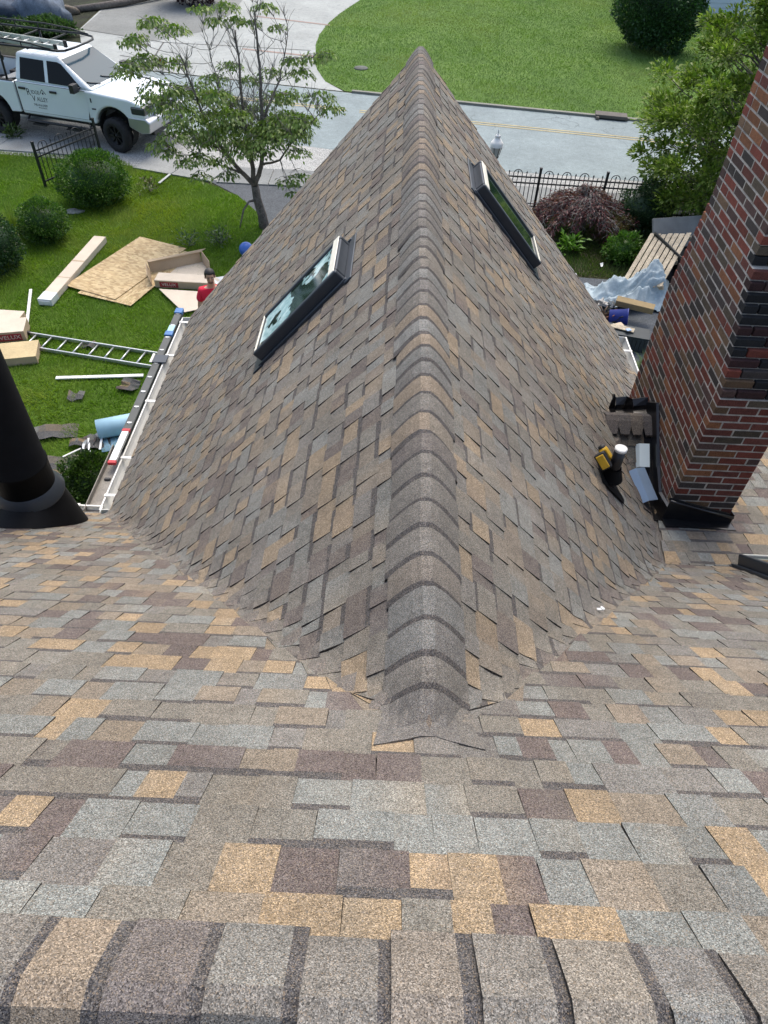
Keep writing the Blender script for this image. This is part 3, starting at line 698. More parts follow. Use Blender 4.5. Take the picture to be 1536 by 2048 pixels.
# ------------------------------------------------------------------ grass blades
def inside(poly, X, Y):
    c = np.zeros(len(X), bool); j = len(poly)-1
    for i in range(len(poly)):
        xi, yi = poly[i]; xj, yj = poly[j]
        k = ((yi > Y) != (yj > Y)) & (X < (xj-xi)*(Y-yi)/(yj-yi+1e-12)+xi); c ^= k; j = i
    return c
def vnoise(X, Y, s, seed):
    rs = np.random.RandomState(seed); T = rs.rand(64, 64); x, y = X*s, Y*s
    xi, yi = np.floor(x).astype(int), np.floor(y).astype(int); fx, fy = x-xi, y-yi; fx = fx*fx*(3-2*fx); fy = fy*fy*(3-2*fy)
    g = lambda a, c: T[a % 64, c % 64]
    return (g(xi, yi)*(1-fx)+g(xi+1, yi)*fx)*(1-fy)+(g(xi, yi+1)*(1-fx)+g(xi+1, yi+1)*fx)*fy
def grass(name, poly, n, h, wd, cols, seed, box, holes=()):
    rs = np.random.RandomState(seed); X = rs.uniform(box[0], box[1], n); Y = rs.uniform(box[2], box[3], n)
    k = inside(poly, X, Y)
    for hp in holes: k &= ~inside(hp, X, Y)
    X, Y = X[k], Y[k]; n = len(X)
    nz = vnoise(X, Y, .9, seed)*.45+vnoise(X, Y, 2.6, seed+1)*.35+vnoise(X, Y, 7, seed+2)*.2
    hh = h*(.55+.9*nz)*rs.uniform(.6, 1.4, n); a = vnoise(X, Y, 1.7, seed+3)*9+rs.uniform(-1, 1, n); ln = hh*rs.uniform(.2, .9, n)
    wa = rs.uniform(0, math.pi, n); ww = wd*rs.uniform(.7, 1.4, n)
    V = np.zeros((n, 3, 3)); dx, dy = np.cos(wa)*ww, np.sin(wa)*ww
    V[:, 0] = np.stack([X-dx, Y-dy, np.full(n, .003)], 1); V[:, 1] = np.stack([X+dx, Y+dy, np.full(n, .003)], 1)
    V[:, 2] = np.stack([X+np.cos(a)*ln, Y+np.sin(a)*ln, hh], 1)
    c0, c1, c2 = [np.array(c) for c in cols]; q = np.clip(nz*1.3-.15+rs.normal(0, .16, n), 0, 1)[:, None]
    col = np.where(q < .5, c0*(1-2*q)+c1*2*q, c1*(2-2*q)+c2*(2*q-1)); col *= rs.uniform(.75, 1.3, (n, 1)); pt_ = np.clip((vnoise(X, Y, .33, seed+9)-.55)*3, 0, 1)[:, None]; col *= 1+pt_*np.array([.45, .12, .25])
    o = raw(name, V.reshape(-1, 3), np.arange(3*n).reshape(-1, 3), col, M_BLADE); tag(o, kind='stuff'); return o
GC = ((.085, .165, .014), (.135, .235, .022), (.195, .285, .042))
grass('lawn_grass', lawn_poly, 330000, .055, .0065, GC, 3, (-13, -2.2, 5, 20.0))
grass('far_lawn_grass', dl+[(25, 60), (25, 21.9), (7.93, 24.72), (2.06, 25.66)], 150000, .06, .013, ((.095, .170, .038), (.13, .215, .052), (.175, .255, .080)), 8, (-4, 16, 24, 44))
bedp = [(2.62, 14.42), (5.1, 14.3), (9.5, 14.2), (9.5, 17.3), (2.62, 17.7)]
grass('bed_grass', bedp, 26000, .08, .008, ((.030, .055, .012), (.045, .095, .016), (.08, .13, .03)), 12, (2.6, 9, 14.2, 17.6))
grass('verge_grass', [(4.1, 8.5), (5.4, 8.5), (5.4, 11.0), (4.1, 11.0)], 9000, .10, .008, GC, 15, (4.1, 5.4, 8.5, 11))
# ================================================================== PLANTS
def leaves(P, D, N, size, wid, cols, seed, fold=.25):
    """leaf blades: P tips' bases (n,3), D pointing direction, N facing; returns V,F,col (4-gon, folded kite)"""
    rs = np.random.RandomState(seed); n = len(P)
    D = D/np.linalg.norm(D, axis=1, keepdims=True); S = np.cross(D, N); S /= np.linalg.norm(S, axis=1, keepdims=True)+1e-9; U = np.cross(S, D)
    L = size*rs.uniform(.65, 1.3, (n, 1)); W = wid*rs.uniform(.7, 1.25, (n, 1))
    V = np.zeros((n, 4, 3)); V[:, 0] = P; V[:, 1] = P+D*L*.45+S*W*.5+U*W*fold; V[:, 2] = P+D*L-U*L*.12; V[:, 3] = P+D*L*.45-S*W*.5+U*W*fold
    c = np.array(cols)[rs.randint(0, len(cols), n)]*rs.uniform(.75, 1.3, (n, 1))
    return V.reshape(-1, 3), c
def rdir(rs, n):
    v = rs.normal(size=(n, 3)); return v/np.linalg.norm(v, axis=1, keepdims=True)
def foliage(name, parts, parent, material=None):
    V = np.concatenate([p[0] for p in parts]); c = np.concatenate([p[1] for p in parts]); n = len(c)
    return raw(name, V, np.arange(4*n).reshape(-1, 4), c, material or M_LEAF, parent)
BOX = ((.028, .080, .012), (.045, .112, .016), (.068, .145, .022), (.105, .19, .032))
def bush(label, c, rad, n, size, cols, seed, cat='shrub', lump=.16, group=None, name='round_shrub', upw=.35, lumpf=3.5):
    rs = np.random.RandomState(seed); t = thing(name, label, cat, (c[0], c[1], 0), 0, group); rad = np.array(rad); cz = rad[2]*.92
    d = rdir(rs, n); d[:, 2] = np.where(d[:, 2] < -.85, -d[:, 2], d[:, 2])
    k = np.sin(d[:, 0]*lumpf*2+seed)*np.cos(d[:, 1]*lumpf*1.7+seed*2)+np.sin(d[:, 2]*lumpf*2.3+d[:, 0]*4)
    rr = (1+lump*.5*k)*np.where(rs.rand(n) < .75, rs.uniform(.9, 1.06, n), rs.uniform(.65, .95, n))
    P = d*rr[:, None]*rad+np.array([0, 0, cz]); P[:, 2] = np.maximum(P[:, 2], .02)
    D = d*.9+rdir(rs, n)*.8+np.array([0, 0, upw]); N = rdir(rs, n)+np.array([0, 0, .6])
    foliage('foliage', [leaves(P, D, N, size, size*.55, cols, seed)], t)
    b = MB(); b.ball((0, 0, cz), tuple(rad*.80), 18, 12, cols[0]); b.build('inner_foliage', M_LEAF, t)
    b = MB(); r = random.Random(seed)
    for i in range(5):
        a = r.uniform(0, 6.28); b.tube([(0, 0, -.02), (math.cos(a)*rad[0]*.3, math.sin(a)*rad[1]*.3, cz*.6), (math.cos(a)*rad[0]*.7, math.sin(a)*rad[1]*.7, cz)], [.025, .018, .008], 6)
    b.build('stem', M_TWIG, t)
    return t
gb = 'clipped round shrubs on the front lawn'
bush('large clipped round shrub in front of the short iron fence panel', (-7.30, 17.05), (.80, .72, .56), 9000, .055, BOX, 1, group=gb)
bush('smaller clipped round shrub nearer than the fence, next to the pale grass clump', (-7.78, 14.95), (.50, .48, .43), 5000, .05, BOX, 2, group=gb)
bush('dark round shrub cut off by the left edge of the photo', (-8.35, 13.55), (.62, .6, .55), 6000, .055, ((.018, .050, .018), (.026, .064, .022), (.040, .085, .030)), 3, group=gb)
bush('dense evergreen shrub close to the house corner under the gutter', (-4.18, 7.0), (.38, .40, .37), 7000, .05, ((.030, .062, .010), (.042, .085, .013), (.058, .105, .018), (.022, .045, .010)), 4, lump=.30)
bush('huge rounded dark hedge bush on the lawn opposite', (10.0, 33.6), (1.62, 1.6, 1.7), 15000, .13, ((.022, .062, .022), (.030, .080, .026), (.048, .105, .036)), 5, name='hedge_bush')
bush('dark maroon shrub beside the far driveway', (-9.6, 38.0), (1.3, 1.2, 1.5), 5000, .14, ((.030, .010, .016), (.045, .014, .02), (.02, .01, .014)), 6, name='maroon_shrub')
bush('small bright green leafy shrub beside the pallet', (5.05, 15.15), (.36, .34, .30), 1600, .07, ((.05, .12, .015), (.075, .16, .02)), 7, name='leafy_shrub', lump=.35)
bush('tall mixed green shrub against the iron fence right of the purple maple', (5.85, 16.85), (.62, .45, .50), 3600, .06, ((.028, .062, .024), (.045, .085, .036), (.06, .10, .045)), 8, name='mixed_shrub', lump=.4)
bush('brownish low shrub at the foot of the purple maple', (4.95, 16.1), (.45, .4, .30), 1800, .05, ((.075, .060, .022), (.055, .05, .016), (.09, .075, .03)), 9, name='brown_shrub', lump=.4)
bush('low green plants spilling over the bank by the far driveway', (-13.9, 31.6), (1.1, .6, .28), 3000, .12, ((.05, .10, .03), (.07, .13, .04), (.035, .07, .02)), 10, name='bank_plant', lump=.4)
bush('dark green bank plants behind the ladder rack', (-16.4, 31.0), (1.5, .8, .35), 3000, .12, ((.03, .06, .025), (.045, .08, .03), (.025, .05, .02)), 16, name='bank_plant', lump=.4)
def perennial(label, c, n, ln, cols, seed, name='leafy_plant'):
    rs = np.random.RandomState(seed); t = thing(name, label, 'plant', (c[0], c[1], 0))
    P = rs.normal(0, .11, (n, 3)); P[:, 2] = rs.uniform(.03, .30, n); D = P*np.array([1, 1, 0])*4+rdir(rs, n)*.6+np.array([0, 0, .5])
    foliage('foliage', [leaves(P, D, rdir(rs, n)*.4+np.array([0, 0, 1]), ln, ln*.4, cols, seed)], t)
    b = MB()
    for i in range(6):
        p = P[i]; b.tube([(0, 0, 0), (p[0]*.5, p[1]*.5, p[2]*.6), tuple(p)], .008, 5)
    b.build('stem', M_TWIG, t); return t
perennial('lone bright green plant in the bed below the purple maple', G(1136, 503), 130, .16, ((.07, .17, .015), (.10, .21, .025)), 21)
perennial('whitish green rosette plant by the near gutter corner', (-3.62, 6.55), 60, .22, ((.16, .24, .12), (.22, .30, .16)), 22)
perennial('trailing spindly plant with small pale leaves left of the blue ball', G(440, 487), 170, .09, ((.05, .10, .03), (.12, .18, .08), (.035, .07, .02)), 23, 'spindly_plant')
perennial('low scraggly pale plant beside the cardboard sheets', G(378, 492), 90, .09, ((.10, .16, .07), (.06, .11, .03)), 24, 'spindly_plant')
perennial('dying tuft with a grey stake on the lawn by the sidewalk', G(300, 382), 60, .12, ((.10, .10, .05), (.07, .11, .03)), 25, 'withered_plant')
perennial('weed tuft growing out of the gravel beside the rear wheel', G(28, 277), 120, .14, ((.05, .09, .02), (.08, .12, .035)), 26, 'weed')
def fountain(label, c, n, L, cols, seed, droop=.9):
    rs = np.random.RandomState(seed); t = thing('ornamental_grass', label, 'plant', (c[0], c[1], 0))
    V = []; F = []; cc = []
    for i in range(n):
        a = rs.uniform(0, 6.283); e = rs.uniform(.15, 1.0); l = L*rs.uniform(.6, 1.15); w_ = .007; p = np.array([rs.normal(0, .05), rs.normal(0, .05), 0]); o = len(V)
        d = np.array([math.cos(a), math.sin(a), 0]); s = np.array([-d[1], d[0], 0])
        for k in range(6):
            q = k/5; pt = p+d*l*e*q+np.array([0, 0, l*(q*(1.15-.3*e)-droop*e*q*q)]); ww = w_*(1-q*.85); V += [pt-s*ww, pt+s*ww]
        col = np.array(cols[rs.randint(len(cols))])*rs.uniform(.8, 1.2)
        for k in range(5): F.append((o+2*k, o+2*k+1, o+2*k+3, o+2*k+2)); cc.append(col)
    raw('foliage', np.array(V), np.array(F), np.array(cc), M_BLADE, t)
    b = MB(); b.ball((0, 0, .03), (.13, .13, .10), 10, 6, (.05, .06, .02)); b.build('crown', M_LEAF, t); return t
fountain('pale yellow green fountain grass beside the smaller round shrub', G(30, 470), 520, .75, ((.16, .22, .04), (.22, .28, .06), (.11, .17, .03)), 31)
fountain('grey green grass tuft beside the chimney on the side drive', (4.62, 10.75), 380, .55, ((.10, .15, .06), (.15, .20, .10), (.06, .12, .03)), 32)
fountain('yellowish grass clump on the bank at the top left', G(62, 18), 420, 1.2, ((.16, .20, .05), (.10, .15, .03)), 33)
# ---- dogwood in front of the truck
def curve(p, q, sag, r, n=6, jit=.04):
    p, q = Vector(p), Vector(q); out = []; L = (q-p).length
    for i in range(n+1):
        t = i/n; x = p.lerp(q, t); x.z += sag*math.sin(t*math.pi)*L
        if 0 < i < n: x += Vector((r.uniform(-jit, jit), r.uniform(-jit, jit), r.uniform(-jit, jit)))*L
        out.append(x)
    return out
dog = thing('dogwood_tree', 'half bare dogwood tree with drooping leaves between the truck and the roof', 'tree', (0, 0, 0))
base = Vector((-3.12, 16.02, 0)); r = random.Random(77)
tb = MB(); fork = Vector((-3.22, 16.02, .95))
tb.tube([base+Vector((.03, 0, -.1)), base+Vector((0, 0, .3)), base+Vector((-.08, 0, .65)), fork], [.13, .105, .095, .085], 12)
stems = [[fork, AT(470, 330, 16.0), AT(430, 280, 15.9), AT(395, 200, 15.8), AT(360, 110, 15.7)],
         [fork, AT(500, 300, 16.1), AT(488, 240, 16.2), AT(480, 160, 16.3), AT(470, 60, 16.4)],
         [fork, AT(523, 330, 16.0), AT(523, 250, 16.0), AT(522, 170, 16.1), AT(515, 90, 16.2), AT(510, 25, 16.2)],
         [AT(523, 330, 16.0), AT(560, 320, 15.7), AT(590, 280, 15.4), AT(640, 225, 15.2)],
         [AT(480, 345, 16.0), AT(440, 330, 15.6), AT(390, 310, 15.2)],
         [AT(488, 240, 16.2), AT(440, 190, 16.8), AT(420, 100, 17.2)],
         [AT(523, 250, 16.0), AT(560, 160, 16.6), AT(575, 70, 16.9)]]
allp = []
for i, s in enumerate(stems):
    rr = .056 if i < 3 else .028
    pts = []
    for a, c in zip(s[:-1], s[1:]): pts += curve(a, c, .0, r, 4, .03)[:-1]
    pts.append(s[-1]); R_ = [rr*(1-.75*k/(len(pts)-1)) for k in range(len(pts))]
    tb.tube(pts, R_, 8); allp += [(p, q) for p, q in zip(pts, R_)]
tb.tube([AT(512, 400, 16.0), AT(498, 403, 15.8), AT(487, 420, 15.6), AT(480, 455, 15.5)], [.03, .024, .02, .014], 6)
tb.build('trunk', M_BARK, dog)
pads = [(262, 78, .3, 22), (305, 35, .6, 26), (345, 52, .2, 26), (300, 42, .9, 20), (272, 70, 0, 18), (290, 110, .3, 30), (262, 125, -.2, 26), (300, 122, .4, 18), (345, 118, .8, 26),
        (250, 140, -.3, 22), (318, 165, -.4, 34), (355, 180, -.2, 34), (330, 205, -.6, 30), (300, 190, -.5, 24), (385, 170, .3, 30), (415, 185, .5, 34), (360, 215, -.7, 36), (400, 235, -.4, 40), (440, 225, 0, 40),
        (345, 265, -.9, 26), (318, 285, -1.0, 22), (335, 300, -1.0, 20), (430, 265, -.5, 36), (465, 205, .6, 36), (470, 250, .2, 36), (505, 215, .7, 36), (510, 260, -.2, 34), (545, 190, .8, 34), (545, 240, .2, 36), (480, 290, -.5, 34),
        (580, 185, .9, 30), (575, 225, -.2, 32), (610, 235, -.4, 24), (640, 185, .3, 26), (660, 210, .1, 24), (625, 110, .6, 22), (600, 140, .5, 24), (585, 115, .7, 20), (655, 105, .4, 18), (540, 140, .8, 22), (460, 125, 1.2, 22),
        (395, 310, -1.0, 26), (370, 320, -1.1, 18), (435, 320, -.9, 22), (400, 350, -1.2, 18), (595, 300, -.9, 20), (575, 360, -.9, 18), (600, 350, -1.0, 18), (585, 385, -1.0, 12), (470, 35, 1.4, 20), (500, 40, 1.2, 18), (430, 35, 1.3, 20), (530, 8, 1.2, 22), (450, 5, 1.4, 24), (400, 12, 1.0, 20), (555, 50, 1.0, 14), (425, 150, .9, 26), (500, 155, .9, 20), (520, 300, -.4, 22), (455, 345, -.6, 16)]
_rp = random.Random(12)
for _ in range(20):
    a_, k_ = _rp.uniform(0, 6.283), _rp.random()**.5; pads.append((470+135*k_*math.cos(a_), 238+72*k_*math.sin(a_), _rp.uniform(-.8, .9), _rp.uniform(24, 34)))
LV = []; tw = MB()
DOGC = ((.105, .175, .032), (.14, .215, .042), (.18, .25, .060), (.08, .14, .028), (.23, .29, .10))
for i, (px, py, dy, rp) in enumerate(pads):
    c = AT(px, py, 16+dy*1.1); rad = rp/1400*15.5*1.13; rs = np.random.RandomState(500+i)
    j = min(allp, key=lambda a: (a[0]-c).length+abs(a[0].z-c.z+.3)*.5)
    br = curve(j[0], c, -.08, r, 6, .035); tw.tube(br, [max(.006, min(.02, j[1]*.5)*(1-.7*k/6)) for k in range(7)], 5)
    for k in range(5):
        a = r.uniform(0, 6.28); q = c+Vector((math.cos(a), math.sin(a)*.9, r.uniform(-.05, .25)))*rad*r.uniform(.6, 1.1)
        tw.tube(curve(br[4], q, .06, r, 3, .05), [.006, .005, .004, .003], 4)
    n = int(140*(rp/24)**1.6); ang = rs.uniform(0, 6.283, n); rho = np.sqrt(rs.rand(n))
    P = np.stack([np.cos(ang)*rho*rad, np.sin(ang)*rho*rad*.9, rs.normal(0, .10, n)*rad-rho*rho*rad*.30], 1)+np.array(c)
    D = np.stack([np.cos(ang)*rho, np.sin(ang)*rho, np.full(n, -.75)], 1)+rdir(rs, n)*.45
    LV.append(leaves(P, D, np.stack([np.cos(ang), np.sin(ang), np.full(n, .9)], 1), .085, .050, DOGC, 900+i, .2))
foliage('crown', LV, dog)
for i in range(95):                                             # bare grey twigs of the thin top
    p, q = r.choice([a for a in allp if a[0].z > 1.7]); d = Vector((r.uniform(-.6, .6), r.uniform(-.5, .5), r.uniform(.55, 1.1)))
    L = r.uniform(.35, .95); e = p+d*L; cv = curve(p, e, -.06, r, 4, .05); tw.tube(cv, [.011, .009, .007, .005, .003], 4)
    for k in range(4):
        s = cv[r.randint(1, 3)]; tw.tube(curve(s, s+Vector((r.uniform(-.6, .6), r.uniform(-.6, .6), r.uniform(.3, 1)))*L*.45, .05, r, 2, .06), [.006, .004, .0025], 4)
tw.build('twigs', M_TWIG, dog)
# ---- tall light green tree behind the chimney
rt = thing('broadleaf_tree', 'tall light green tree half hidden behind the chimney', 'tree', (8.15, 17.4, 0))
Rz = [(.2, 1.7), (.6, 2.0), (1.2, 2.35), (2.1, 2.6), (3.0, 2.35), (3.7, 1.9), (4.5, 1.25), (5.5, .8), (6.4, .3)]
rs = np.random.RandomState(41); r = random.Random(41); LV = []; tb = MB()
tb.tube([(0, 0, -.1), (.05, 0, 1.2), (-.03, .05, 3), (.02, 0, 4.8), (0, 0, 6.2)], [.17, .14, .10, .06, .015], 10)
RTC = ((.115, .19, .024), (.155, .235, .034), (.195, .27, .050), (.085, .150, .020), (.24, .31, .075))
for i in range(330):
    z = r.uniform(.25, 6.3); R0 = np.interp(z, [a for a, _ in Rz], [b_ for _, b_ in Rz]); a = r.uniform(0, 6.283)
    rr = R0*(r.uniform(.35, .8) if r.random() < .3 else r.uniform(.78, 1.06)); c = np.array([math.cos(a)*rr, math.sin(a)*rr, z]); cr_ = r.uniform(.20, .40)
    tb.tube(curve((0, 0, max(.3, z-.55*rr)), tuple(c), .05, r, 4, .04), [.03, .022, .016, .01, .006], 5)
    n = 170; d = rdir(rs, n)*rs.rand(n, 1)**.5; P = c+d*cr_*np.array([1.1, 1.1, .75])
    D = d*1.0+np.array([math.cos(a)*.5, math.sin(a)*.5, .45])+rdir(rs, n)*.5
    LV.append(leaves(P, D, rdir(rs, n)*.6+np.array([0, 0, 1]),   .115, .062, RTC, 3000+i))
foliage('crown', LV, rt); tb.build('trunk', M_BARK, rt)
# ---- weeping purple maple
mp = thing('purple_maple', 'weeping purple laceleaf maple mound with bare grey branches before the iron fence', 'tree', (4.35, 16.55, 0))
rs = np.random.RandomState(51); r = random.Random(51); tb = MB(); LV = []
tb.tube([(0.1, 0, -.05), (.05, 0, .3), (0, 0, .62)], [.07, .055, .05], 8)
for i in range(130):
    a = r.uniform(0, 6.283); R1 = (1.0*abs(math.cos(a))+.72*abs(math.sin(a)))*r.uniform(.35, 1.05); top = .95-.30*(R1)**2+r.uniform(-.12, .1); end = max(.12, top-r.uniform(.15, .6)*R1)
    p = [Vector((0, 0, .58)), Vector((math.cos(a)*R1*.4, math.sin(a)*R1*.4, top)), Vector((math.cos(a)*R1*.8, math.sin(a)*R1*.8, top*.93)), Vector((math.cos(a)*R1*1.02, math.sin(a)*R1*1.02, end))]
    pts = []
    for u, v in zip(p[:-1], p[1:]): pts += curve(u, v, .04, r, 3, .06)[:-1]
    pts.append(p[-1]); tb.tube(pts, [.020*(1-.88*k/(len(pts)-1)) for k in range(len(pts))], 5)
    for k in range(3, len(pts)):
        for _ in range(2):
            q = pts[k]+Vector((r.uniform(-1, 1), r.uniform(-1, 1), r.uniform(-.6, .5)))*.16; tb.tube([pts[k], (pts[k]+q)/2+Vector((0, 0, .02)), q], [.005, .004, .002], 4)
    dens = r.choice([6, 10, 22, 34]) if a > 2.2 and a < 4.6 else r.choice([3, 6, 12, 20])
    for k in range(2, len(pts)):
        n = dens; d = rdir(rs, n); P = np.array(pts[k])+d*rs.rand(n, 1)*.13
        LV.append(leaves(P, d*.6+np.array([math.cos(a)*.4, math.sin(a)*.4, -.6]), rdir(rs, n)+np.array([0, 0, .7]), .075, .024, ((.105, .036, .044), (.14, .045, .052), (.085, .045, .048), (.17, .080, .075)), 5000+i*9+k))
foliage('crown', LV, mp); tb.build('trunk', M_TWIG, mp)
# ================================================================== PICKUP TRUCK
M_PAINT = mat('white_car_paint', (.68, .74, .76), .22, 0, .03, 2, spec=.55, coat=.6)
M_CHROME = mat('chrome', (.46, .48, .50), .32, .75, .05, 5)
M_TRIM = mat('black_trim', (.012, .013, .014), .5, 0, .15, 8)
M_GLASSD = glass_mat('dark_window', (.004, .005, .006), .06, .18); M_LENS = glass_mat('smoked_lens', (.035, .04, .042), .08)
M_SCREEN = glass_mat('windscreen_glass', (.04, .075, .10), .12, .12)
M_RIM = mat('black_rim', (.016, .017, .018), .35, .4, .1, 8); M_BED = mat('bed_liner', (.014, .015, .016), .8, 0, .3, 6)
pf, pb = G(245, 303), G(12, 265); hd = (pf-pb).normalized(); nl = Vector((-hd.y, hd.x, 0)); mid = (pf+pb)/2+nl*.90
truck = thing('pickup_truck', 'white crew cab pickup with a lettered door and black wheels parked on the gravel verge', 'pickup', (mid.x, mid.y, 0), math.atan2(hd.y, hd.x))
WB = (pf-pb).length/2; S = 1.0; AX = [-WB, WB]
YX = basis(Vector((1, 0, 0)), Vector((0, 0, 1)), Vector((0, -1, 0)))       # profile x,z extruded to -y (near side)
def arc(cx, cz, rr, a0, a1, n=10): return [(cx+rr*math.cos(R(a0+(a1-a0)*i/n)), cz+rr*math.sin(R(a0+(a1-a0)*i/n))) for i in range(n+1)]
HWD = .98
body = [(-.98, .64)]+[p for p in arc(WB, .56, .56, 172, 8, 12)]+[(WB+.66, .68), (WB+.95, .72), (WB+.98, 1.02), (WB+.90, 1.27), (WB+.55, 1.36), (1.22, 1.43), (-.98, 1.43)]
b = MB(); b.prism(body, 2*HWD, YX, (0, HWD, 0)); cab = b.build('body', M_PAINT, truck, .055, 3)
# greenhouse
b = MB(); zb, zt = 1.42, 2.06
def gh(x, sy, top): return (x, sy*(.74 if top else .945), zt if top else zb)
q = [(-.98, 1.36), (-.90, .36)]
V = [gh(-.98, -1, 0), gh(1.40, -1, 0), gh(1.40, 1, 0), gh(-.98, 1, 0), gh(-.88, -1, 1), gh(.42, -1, 1), gh(.42, 1, 1), gh(-.88, 1, 1)]
b.add(V, [(0, 3, 2, 1), (4, 5, 6, 7), (0, 1, 5, 4), (1, 2, 6, 5), (2, 3, 7, 6), (3, 0, 4, 7)])
cabin = b.build('cab', M_PAINT, truck, .07, 3)
def side_y(z, s=-1): return s*(.945-(z-zb)/(zt-zb)*.205)
def sidepoly(name, pts, sgn, material, parent, off=.004):
    b = MB(); o = [Vector((x, side_y(z, sgn)+sgn*off, z)) for x, z in pts]; i_ = [Vector((x, side_y(z, sgn)-sgn*.02, z)) for x, z in pts]; n = len(pts)
    b.add(o+i_, [tuple(range(n)), tuple(reversed(range(n, 2*n)))]+[(i, (i+1) % n, n+(i+1) % n, n+i) for i in range(n)]); return b.build(name, material, parent)
for sgn in (-1, 1):
    sidepoly('side_window', [(-.80, 1.485), (-.02, 1.475), (-.02, 1.95), (-.74, 1.96)], sgn, M_GLASSD, cabin)
    sidepoly('side_window', [(.08, 1.475), (1.08, 1.465), (.98, 1.55), (.52, 1.92), (.40, 1.955), (.08, 1.955)], sgn, M_GLASSD, cabin)
b = MB()
def ws(x, y): t = (1.40-x)/.98; return Vector((x, y*(.945-.205*t), zb+(zt-zb)*t))+Vector((.53, 0, .82)).normalized()*.006
b.add([ws(1.30, -.90), ws(1.30, .90), ws(.50, .93), ws(.50, -.93)], [(0, 1, 2, 3)]); w_ = b.build('windscreen', M_SCREEN, cabin)
so_ = w_.modifiers.new('s', 'SOLIDIFY'); so_.thickness = .012
b = MB(); b.add([(-.952, -.78, 1.50), (-.952, .78, 1.50), (-.905, .70, 1.95), (-.905, -.70, 1.95)], [(0, 1, 2, 3)]); b.build('rear_window', M_GLASSD, cabin)
b = MB()
for y in (-.45, .25): b = MB(); b.tube([ws(1.33, y)+Vector((0, 0, .012)), ws(1.22, y-.34)+Vector((0, 0, .016)), ws(1.18, y-.42)+Vector((0, 0, .016))], .012, 5); b.build('wiper', M_TRIM, cabin)
# doors: outer skins with a dark gap round them
doors = []
for sgn in (-1, 1):
    for (x0, x1, logo) in ((-.93, .02, 1), (.04, 1.18, 0)):
        pts = [(x0, .74), (x1, .74), (x1, 1.405), (x0, 1.405)]
        if not logo: pts = [(x0, .74), (x1-.06, .74), (x1, .95), (x1, 1.40), (x0, 1.405)]
        b = MB(); n = len(pts)
        b.add([(x, sgn*(HWD+.010), z) for x, z in pts]+[(x, sgn*(HWD-.03), z) for x, z in pts], [tuple(range(n)), tuple(reversed(range(n, 2*n)))]+[(i, (i+1) % n, n+(i+1) % n, n+i) for i in range(n)])
        d = b.build('door', M_PAINT, truck, .012, 2); doors.append(d)
        if logo and sgn < 0: d['label'] = 'rear door lettered with the roofing firm name'
        b = MB(); b.box((x0+.16, sgn*(HWD+.028), 1.285), (.21, .035, .055)); b.build('handle', M_TRIM, d, .010, 2)
    b = MB(); b.box((0.1, sgn*(HWD-.004), 1.07), (2.16, .02, .70)); b.build('door_gap', M_TRIM, truck)
    b = MB(); b.box((1.02, sgn*1.06, 1.47), (.10, .20, .05)); b.box((1.04, sgn*1.19, 1.52), (.13, .22, .20)); b.box((.972, sgn*1.19, 1.525), (.012, .18, .15), None, (1, 1, 1), 1)
    b.build('wing_mirror', [M_TRIM, M_CHROME], truck, .025, 2)
    b = MB(); b.tube([(-.85, sgn*.9, .60), (-.85, sgn*1.03, .50), (1.12, sgn*1.03, .50), (1.12, sgn*.9, .60)], .035, 8)
    for x in (-.45, .62): b.box((x, sgn*1.04, .44), (.42, .16, .03)); b.tube([(x-.2, sgn*1.03, .5), (x-.17, sgn*1.06, .44)], .02, 6); b.tube([(x+.2, sgn*1.03, .5), (x+.17, sgn*1.06, .44)], .02, 6)
    b.build('side_step', M_TRIM, truck)
    b = MB(); b.box((WB+.80, sgn*.80, 1.12), (.42, .40, .21)); b.build('headlight', M_LENS, truck, .05, 3)
    b = MB(); b.box((1.32, sgn*(HWD+.006), 1.22), (.03, .012, .10)); b.build('badge', M_TRIM, truck); b = MB(); b.box((1.36, sgn*(HWD+.006), 1.02), (.12, .012, .03)); b.build('badge', M_TRIM, truck)
b = MB()
for x in (1.02+WB*0+.85,): b.box((WB+.99, 0, 1.08), (.05, 1.02, .40))
b.build('grille', M_TRIM, truck, .02, 2)
b = MB()
for y in (-.53, 0, .53): b.box((WB+1.0, y, 1.10), (.08, .06, .44))
b.box((WB+1.0, 0, 1.30), (.08, 1.14, .05)); b.box((WB+1.01, 0, 1.10), (.07, 1.1, .05)); b.build('grille_bar', M_CHROME, truck, .015, 2)
b = MB(); b.prism([(WB+.45, .96), (WB+.45, .70), (WB+.80, .56), (WB+1.06, .60), (WB+1.10, .86), (WB+.98, .96)], 1.98, YX, (0, .99, 0)); b.build('front_bumper', M_CHROME, truck, .04, 3)
b = MB(); b.box((WB+.9, 0, .56), (.34, 1.6, .10)); b.build('air_dam', M_TRIM, truck, .02, 2)
# bed: two sides with arches, floor, tailgate, front panel
XB = -WB-1.22
bedp_ = [(-1.03, .66), (-1.03, 1.40), (XB, 1.40), (XB, .72)]+arc(-WB, .56, .54, 172, 8, 12)
bd = MB(); bd.prism(bedp_, .10, YX, (0, HWD, 0)); bd.prism(bedp_, .10, YX, (0, -HWD+.10, 0)); bd.box((XB+.04, 0, 1.05), (.08, 1.76, .70)); bd.box((-1.07, 0, 1.05), (.08, 1.76, .70))
bedo = bd.build('bed', M_PAINT, truck, .03, 2)
b = MB(); b.box(((XB-1.03)/2, 0, .90), (-1.11-XB-.1, 1.74, .05)); b.box(((XB-1.03)/2, -.90, 1.412), (-1.1-XB, .14, .02)); b.box(((XB-1.03)/2, .90, 1.412), (-1.1-XB, .14, .02))
b.box((-WB, -.68, 1.05), (.95, .38, .28)); b.box((-WB, .68, 1.05), (.95, .38, .28)); b.build('bed_liner', M_BED, bedo, .01, 1)
